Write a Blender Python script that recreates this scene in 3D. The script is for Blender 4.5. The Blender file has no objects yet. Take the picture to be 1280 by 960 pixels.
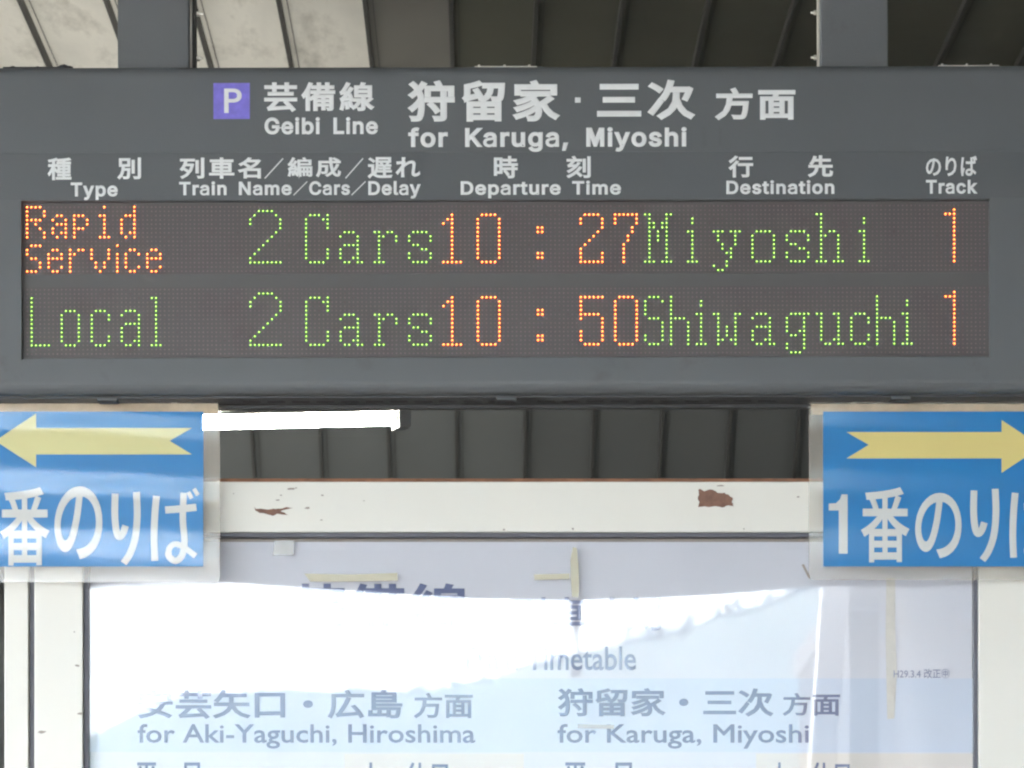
import bpy, bmesh, math, random, json
from mathutils import Vector, Matrix, noise
random.seed(7)
SC = bpy.context.scene
COL = SC.collection

# ---------------------------------------------------------------- camera
F = 3550.0          # focal length in pixels of the 1280 wide photograph
HOR = 1300.0        # horizon row (far below the frame: a shifted, level lens)
EYE = 1.6
cam = bpy.data.cameras.new('camera')
co = bpy.data.objects.new('camera', cam)
COL.objects.link(co)
co.location = (0, 0, EYE)
co.rotation_euler = (math.radians(90), 0, 0)
cam.sensor_width = 36
cam.lens = 36 * F / 1280
cam.shift_y = (HOR - 480) / 1280
cam.clip_start = 0.05
cam.clip_end = 8000
cam.dof.use_dof = True
cam.dof.focus_distance = 5.75
cam.dof.aperture_fstop = 9.5
SC.camera = co
SC.cycles.filter_width = 2.25
SC.cycles.use_denoising = True
SC.cycles.use_adaptive_sampling = False
SC.cycles.max_bounces = 10
SC.cycles.transparent_max_bounces = 24
SC.cycles.caustics_reflective = False
SC.cycles.caustics_refractive = False

# ---------------------------------------------------------------- light
EXPO = 4.35
SUN_EL, SUN_AZ = 52, 215      # the sun stands behind and to the left of the viewer, veiled by cloud
w = bpy.data.worlds.new('World')
SC.world = w
w.use_nodes = True
nt = w.node_tree
bg = nt.nodes['Background']
sky = nt.nodes.new('ShaderNodeTexSky')
sky.sky_type = 'NISHITA'
sky.sun_disc = False
sky.sun_elevation = math.radians(SUN_EL)
sky.sun_rotation = math.radians(SUN_AZ)
sky.air_density = 1.0
sky.dust_density = 4.0
hs = nt.nodes.new('ShaderNodeHueSaturation')
hs.inputs['Saturation'].default_value = 0.18
nt.links.new(sky.outputs[0], hs.inputs['Color'])
nt.links.new(hs.outputs[0], bg.inputs[0])
bg.inputs[1].default_value = 0.15
sl = bpy.data.lights.new('sun', 'SUN')
sl.energy = 1.2
sl.angle = math.radians(12)
sl.color = (1, 0.96, 0.9)
so = bpy.data.objects.new('sun', sl)
COL.objects.link(so)
el, az = math.radians(SUN_EL), math.radians(SUN_AZ)
sd = Vector((math.sin(az) * math.cos(el), math.cos(az) * math.cos(el), math.sin(el)))
so.rotation_euler = sd.to_track_quat('Z', 'Y').to_euler()
SC.view_settings.view_transform = 'Standard'
SC.view_settings.look = 'None'
SC.view_settings.gamma = 1
SC.view_settings.use_curve_mapping = False
SC.view_settings.exposure = EXPO


def em(v):
    return v / 2 ** EXPO


# ---------------------------------------------------------------- helpers
def P(u, v, Y):
    """point of the vertical plane at distance Y that the level lens sees at (u, v)"""
    return Vector(((u - 640) / F * Y, Y, EYE + (HOR - v) / F * Y))


class MB:
    def __init__(s):
        s.bm = bmesh.new()

    def box(s, a, b, bevel=0.0):
        a, b = Vector(a), Vector(b)
        m = Matrix.Translation((a + b) / 2) @ Matrix.Diagonal((abs(b.x - a.x), abs(b.y - a.y), abs(b.z - a.z), 1))
        r = bmesh.ops.create_cube(s.bm, size=1, matrix=m)
        if bevel:
            es = {e for v in r['verts'] for e in v.link_edges}
            bmesh.ops.bevel(s.bm, geom=list(es), offset=bevel, segments=2, affect='EDGES', profile=0.5)
        return s

    def cyl(s, p, q, r, seg=12, r2=None):
        p, q = Vector(p), Vector(q)
        d = q - p
        m = Matrix.Translation((p + q) / 2) @ d.to_track_quat('Z', 'Y').to_matrix().to_4x4()
        bmesh.ops.create_cone(s.bm, cap_ends=True, segments=seg, radius1=r, radius2=r if r2 is None else r2,
                              depth=d.length, matrix=m)
        return s

    def ball(s, c, r, sub=1, scale=(1, 1, 1)):
        m = Matrix.Translation(c) @ Matrix.Diagonal((*scale, 1))
        bmesh.ops.create_icosphere(s.bm, subdivisions=sub, radius=r, matrix=m)
        return s

    def face(s, pts):
        s.bm.faces.new([s.bm.verts.new(p) for p in pts])
        return s

    def prism_x(s, prof, x0, x1):
        """extrude a (y, z) profile along x"""
        n = len(prof)
        a = [s.bm.verts.new((x0, y, z)) for y, z in prof]
        b = [s.bm.verts.new((x1, y, z)) for y, z in prof]
        for i in range(n):
            j = (i + 1) % n
            s.bm.faces.new((a[i], a[j], b[j], b[i]))
        s.bm.faces.new(a[::-1])
        s.bm.faces.new(b)
        return s

    def slab(s, pts, th):
        """flat outline in an x-z plane (list of Vectors at one y), given thickness away from the viewer"""
        n = len(pts)
        a = [s.bm.verts.new(p) for p in pts]
        b = [s.bm.verts.new(p + Vector((0, th, 0))) for p in pts]
        s.bm.faces.new(a)
        s.bm.faces.new(b[::-1])
        for i in range(n):
            j = (i + 1) % n
            s.bm.faces.new((a[i], b[i], b[j], a[j]))
        return s

    def build(s, name, mat, parent=None, smooth=False, recalc=True):
        if recalc:
            bmesh.ops.recalc_face_normals(s.bm, faces=s.bm.faces)
        me = bpy.data.meshes.new(name)
        off = origin(parent)
        for v in s.bm.verts:
            v.co -= off
        if smooth:
            for f in s.bm.faces:
                f.smooth = True
        s.bm.to_mesh(me)
        s.bm.free()
        return link(name, me, mat, parent)


def origin(o):
    v = Vector((0, 0, 0))
    while o is not None:
        v += o.location
        o = o.parent
    return v


def link(name, me, mat, parent=None):
    o = bpy.data.objects.new(name, me)
    COL.objects.link(o)
    if mat:
        me.materials.clear()
        me.materials.append(mat)
    if parent is not None:
        o.parent = parent
    return o


def thing(name, label, cat, loc=(0, 0, 0), group=None):
    o = bpy.data.objects.new(name, None)
    COL.objects.link(o)
    o.location = loc
    o.empty_display_size = 0.1
    return tag(o, label, cat, group)


def tag(o, label, cat, group=None):
    o['label'] = label
    o['category'] = cat
    if group:
        o['group'] = group
    return o


def copy_tree(o, parent=None):
    c = o.copy()
    COL.objects.link(c)
    if parent is not None:
        c.parent = parent
    for ch in list(o.children):
        copy_tree(ch, c)
    return c


# ---------------------------------------------------------------- materials
def mat(name, col, rough=0.5, metal=0.0, var=0.0, vscale=8.0, spec=0.5, bump=0.0, bscale=40.0, stretch=(1, 1, 1),
        dirt=None):
    m = bpy.data.materials.new(name)
    m.use_nodes = True
    n, l = m.node_tree.nodes, m.node_tree.links
    b = n['Principled BSDF']
    b.inputs['Base Color'].default_value = (*col, 1)
    b.inputs['Roughness'].default_value = rough
    b.inputs['Metallic'].default_value = metal
    b.inputs['Specular IOR Level'].default_value = spec
    tc = n.new('ShaderNodeTexCoord')
    mp = n.new('ShaderNodeMapping')
    mp.inputs['Scale'].default_value = stretch
    l.new(tc.outputs['Object'], mp.inputs['Vector'])
    last = None
    if var:
        t = n.new('ShaderNodeTexNoise')
        t.inputs['Scale'].default_value = vscale
        t.inputs['Detail'].default_value = 6
        t.inputs['Roughness'].default_value = 0.6
        l.new(mp.outputs[0], t.inputs['Vector'])
        r = n.new('ShaderNodeMapRange')
        r.inputs['From Min'].default_value = 0.25
        r.inputs['From Max'].default_value = 0.75
        r.inputs['To Min'].default_value = 1 - var
        r.inputs['To Max'].default_value = 1 + var
        l.new(t.outputs['Fac'], r.inputs['Value'])
        v = n.new('ShaderNodeVectorMath')
        v.operation = 'SCALE'
        v.inputs[0].default_value = col
        l.new(r.outputs[0], v.inputs['Scale'])
        last = v.outputs[0]
        r2 = n.new('ShaderNodeMapRange')
        r2.inputs['To Min'].default_value = max(0.02, rough - 0.12)
        r2.inputs['To Max'].default_value = min(1, rough + 0.12)
        l.new(t.outputs['Fac'], r2.inputs['Value'])
        l.new(r2.outputs[0], b.inputs['Roughness'])
    if dirt:
        dcol, lo, hi, dsc = dirt
        t = n.new('ShaderNodeTexNoise')
        t.inputs['Scale'].default_value = dsc
        t.inputs['Detail'].default_value = 9
        t.inputs['Roughness'].default_value = 0.7
        l.new(mp.outputs[0], t.inputs['Vector'])
        r = n.new('ShaderNodeMapRange')
        r.inputs['From Min'].default_value = lo
        r.inputs['From Max'].default_value = hi
        l.new(t.outputs['Fac'], r.inputs['Value'])
        mx = n.new('ShaderNodeMix')
        mx.data_type = 'RGBA'
        mx.inputs['A'].default_value = (*col, 1)
        if last is not None:
            l.new(last, mx.inputs['A'])
        mx.inputs['B'].default_value = (*dcol, 1)
        l.new(r.outputs[0], mx.inputs['Factor'])
        last = mx.outputs['Result']
    if last is not None:
        l.new(last, b.inputs['Base Color'])
    if bump:
        t = n.new('ShaderNodeTexNoise')
        t.inputs['Scale'].default_value = bscale
        t.inputs['Detail'].default_value = 4
        l.new(mp.outputs[0], t.inputs['Vector'])
        bp = n.new('ShaderNodeBump')
        bp.inputs['Strength'].default_value = bump
        bp.inputs['Distance'].default_value = 0.01
        l.new(t.outputs['Fac'], bp.inputs['Height'])
        l.new(bp.outputs[0], b.inputs['Normal'])
    return m


def emit(name, col, strength):
    m = bpy.data.materials.new(name)
    m.use_nodes = True
    b = m.node_tree.nodes['Principled BSDF']
    b.inputs['Base Color'].default_value = (0.02, 0.02, 0.02, 1)
    b.inputs['Emission Color'].default_value = (*col, 1)
    b.inputs['Emission Strength'].default_value = em(strength)
    return m


def clear(name, ior=1.5, rough=0.0, tint=(1, 1, 1), milk=0.0, mcol=(0.6, 0.6, 0.6), bump=0.0, bscale=60, stretch=(1, 1, 1),
          dist=0.002):
    """thin clear sheet: Fresnel reflection over a see-through body, optionally a little milky"""
    m = bpy.data.materials.new(name)
    m.use_nodes = True
    n, l = m.node_tree.nodes, m.node_tree.links
    n.remove(n['Principled BSDF'])
    out = n['Material Output']
    tr = n.new('ShaderNodeBsdfTransparent')
    tr.inputs[0].default_value = (*tint, 1)
    gl = n.new('ShaderNodeBsdfGlossy')
    gl.inputs['Roughness'].default_value = rough
    fr = n.new('ShaderNodeFresnel')
    geo = n.new('ShaderNodeNewGeometry')
    io = n.new('ShaderNodeMapRange')          # the same index from both sides: the sheet does not bend light
    io.inputs['To Min'].default_value = ior
    io.inputs['To Max'].default_value = 1 / ior
    l.new(geo.outputs['Backfacing'], io.inputs['Value'])
    l.new(io.outputs[0], fr.inputs['IOR'])
    body = tr.outputs[0]
    if milk:
        di = n.new('ShaderNodeBsdfDiffuse')
        di.inputs[0].default_value = (*mcol, 1)
        mk = n.new('ShaderNodeMixShader')
        mk.inputs[0].default_value = milk
        l.new(tr.outputs[0], mk.inputs[1])
        l.new(di.outputs[0], mk.inputs[2])
        body = mk.outputs[0]
    mx = n.new('ShaderNodeMixShader')
    l.new(fr.outputs[0], mx.inputs[0])
    l.new(body, mx.inputs[1])
    l.new(gl.outputs[0], mx.inputs[2])
    l.new(mx.outputs[0], out.inputs[0])
    if bump:
        tc = n.new('ShaderNodeTexCoord')
        mp = n.new('ShaderNodeMapping')
        mp.inputs['Scale'].default_value = stretch
        t = n.new('ShaderNodeTexNoise')
        t.inputs['Scale'].default_value = bscale
        t.inputs['Detail'].default_value = 3
        bp = n.new('ShaderNodeBump')
        bp.inputs['Strength'].default_value = bump
        bp.inputs['Distance'].default_value = dist
        l.new(tc.outputs['Object'], mp.inputs[0])
        l.new(mp.outputs[0], t.inputs['Vector'])
        l.new(t.outputs['Fac'], bp.inputs['Height'])
        l.new(bp.outputs[0], gl.inputs['Normal'])
        l.new(bp.outputs[0], fr.inputs['Normal'])
    return m


M = {}
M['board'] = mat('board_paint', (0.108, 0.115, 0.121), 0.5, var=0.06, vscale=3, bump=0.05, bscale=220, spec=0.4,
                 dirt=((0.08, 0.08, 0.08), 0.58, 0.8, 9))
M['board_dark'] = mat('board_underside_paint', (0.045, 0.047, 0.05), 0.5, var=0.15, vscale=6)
M['panel'] = mat('sign_face', (0.106, 0.114, 0.121), 0.42, var=0.05, vscale=2.5, bump=0.03, bscale=150, spec=0.4,
                 dirt=((0.105, 0.105, 0.105), 0.6, 0.85, 9))
M['panel2'] = mat('heading_face', (0.098, 0.105, 0.112), 0.42, var=0.05, vscale=2.5, bump=0.03, bscale=150, spec=0.4,
                  dirt=((0.10, 0.10, 0.10), 0.6, 0.85, 9))
M['ghost'] = mat('sticker_residue', (0.099, 0.107, 0.113), 0.6, var=0.05, vscale=30)
M['white'] = mat('white_lettering', (0.72, 0.735, 0.74), 0.5, var=0.05, vscale=30)
M['purple'] = mat('purple_square', (0.20, 0.17, 0.62), 0.4, var=0.18, vscale=60)
M['led_face'] = mat('led_module_face', (0.104, 0.094, 0.096), 0.4, var=0.08, vscale=5, spec=0.3,
                    dirt=((0.09, 0.07, 0.075), 0.5, 0.8, 10))
M['led_gap'] = mat('display_mask', (0.088, 0.085, 0.086), 0.45, var=0.06, vscale=4)
M['led_off'] = mat('unlit_led', (0.170, 0.125, 0.128), 0.3, var=0.25, vscale=120)
M['or_core'] = emit('orange_led_core', (1.0, 0.52, 0.10), 4.6)
M['or_rim'] = emit('orange_led_rim', (1.0, 0.06, 0.008), 3.6)
M['gr_core'] = emit('green_led_core', (0.60, 1.0, 0.18), 2.8)
M['gr_rim'] = emit('green_led_rim', (0.10, 0.62, 0.02), 0.9)
M['steel'] = mat('galvanised_steel', (0.55, 0.53, 0.48), 0.4, metal=0.7, var=0.15, vscale=20)
M['bolt'] = mat('bright_bolt', (0.7, 0.68, 0.62), 0.35, metal=0.8)
M['dark'] = mat('dark_rubber', (0.02, 0.02, 0.022), 0.6)
M['cream'] = mat('cream_enamel', (0.685, 0.665, 0.61), 0.42, var=0.03, vscale=4, bump=0.04, bscale=30, stretch=(1, 1, 1),
                 dirt=((0.60, 0.57, 0.52), 0.66, 0.8, 26))
M['rust'] = mat('rusty_edge', (0.22, 0.10, 0.055), 0.8, var=0.4, vscale=25)
M['chip'] = mat('bare_primer', (0.20, 0.105, 0.075), 0.8, var=0.35, vscale=60)
M['fleck'] = mat('grey_brown_fleck', (0.30, 0.26, 0.23), 0.8)
M['gasket'] = mat('grey_gasket', (0.10, 0.10, 0.12), 0.6)
M['glass'] = clear('window_glass', 1.52)
M['poster'] = mat('poster_paper', (0.64, 0.65, 0.72), 0.6, var=0.02, vscale=3)
M['band'] = mat('blue_band_print', (0.56, 0.62, 0.74), 0.6)
M['band2'] = mat('buff_band_print', (0.68, 0.64, 0.61), 0.6)
M['ink'] = mat('slate_ink', (0.12, 0.145, 0.27), 0.6)
M['ink2'] = mat('blue_grey_ink', (0.20, 0.23, 0.37), 0.6)
M['tape'] = clear('yellowed_tape', 1.45, 0.25, milk=0.6, mcol=(0.62, 0.57, 0.42))
M['tape2'] = clear('clear_tape', 1.45, 0.2, milk=0.35, mcol=(0.66, 0.66, 0.63))
M['stain'] = mat('faded_tape_stain', (0.61, 0.59, 0.55), 0.6, var=0.08, vscale=60)
M['blue'] = mat('blue_card', (0.004, 0.185, 0.48), 0.35, var=0.05, vscale=12)
M['yellow'] = mat('yellow_print', (0.72, 0.60, 0.22), 0.5)
M['pale_yellow'] = mat('gloss_paled_yellow_print', (0.66, 0.62, 0.30), 0.5)  # the sleeve's gloss is put into this paler yellow
M['pale'] = mat('pale_print', (0.62, 0.63, 0.61), 0.5)
M['strip'] = mat('stained_card_strip', (0.50, 0.40, 0.29), 0.7, var=0.2, vscale=25)
M['sleeve'] = clear('milky_sleeve', 1.45, 0.1, milk=0.2, mcol=(0.70, 0.65, 0.57))
M['film'] = clear('glossy_film', 1.52, 0.012, bump=0.5, bscale=260, dist=0.0003)
M['ceil_lamplit'] = mat('lamplit_metal_sheet', (0.70, 0.68, 0.61), 0.36, metal=0.55, var=0.16, vscale=4, stretch=(1.6, 0.6, 1), bump=0.5, bscale=3.5,
                       dirt=((0.20, 0.185, 0.15), 0.50, 0.80, 4.0))  # pale colour carries the lamplight on the left panels
M['ceil_half_lit'] = mat('half_lit_sheet', (0.08, 0.077, 0.066), 0.5, var=0.2, vscale=5)  # in-between tone painted where the lamplight falls off
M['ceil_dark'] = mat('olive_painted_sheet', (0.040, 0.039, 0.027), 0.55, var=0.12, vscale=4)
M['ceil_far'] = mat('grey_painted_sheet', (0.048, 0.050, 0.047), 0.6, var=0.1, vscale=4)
M['ceil_far_lit'] = mat('grey_sheet_lamp_glow', (0.058, 0.061, 0.058), 0.6, var=0.1, vscale=4)  # lighter copy of the far sheet, tube glow put into its colour
M['seam'] = mat('dark_seam', (0.022, 0.021, 0.018), 0.6, var=0.2, vscale=20)
M['tube'] = emit('lit_tube', (1.0, 0.97, 0.90), 380.0)
M['lamp_white'] = mat('lamp_enamel', (0.78, 0.78, 0.75), 0.4)
M['lamp_grey'] = mat('lamp_socket', (0.07, 0.07, 0.068), 0.5)
M['concrete'] = mat('concrete_floor', (0.21, 0.205, 0.195), 0.8, var=0.15, vscale=1.5, bump=0.1, bscale=30)
M['gravel'] = mat('gravel', (0.19, 0.183, 0.17), 0.9, var=0.3, vscale=6)
M['hill'] = mat('wooded_slope', (0.075, 0.11, 0.10), 0.9, var=0.3, vscale=0.03)
M['forest'] = mat('tree_foliage', (0.07, 0.105, 0.09), 0.9, var=0.3, vscale=0.1)
M['wall_dark'] = mat('dark_cladding', (0.06, 0.055, 0.05), 0.7, var=0.15, vscale=3)
M['post_white'] = mat('white_post_paint', (0.80, 0.80, 0.80), 0.5, var=0.03)
M['roof_top'] = mat('roof_sheet', (0.18, 0.18, 0.18), 0.6, var=0.1)
M['porcelain'] = mat('brown_porcelain', (0.05, 0.03, 0.025), 0.25)
M['window_dark'] = mat('dark_pane', (0.02, 0.022, 0.025), 0.1)

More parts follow.
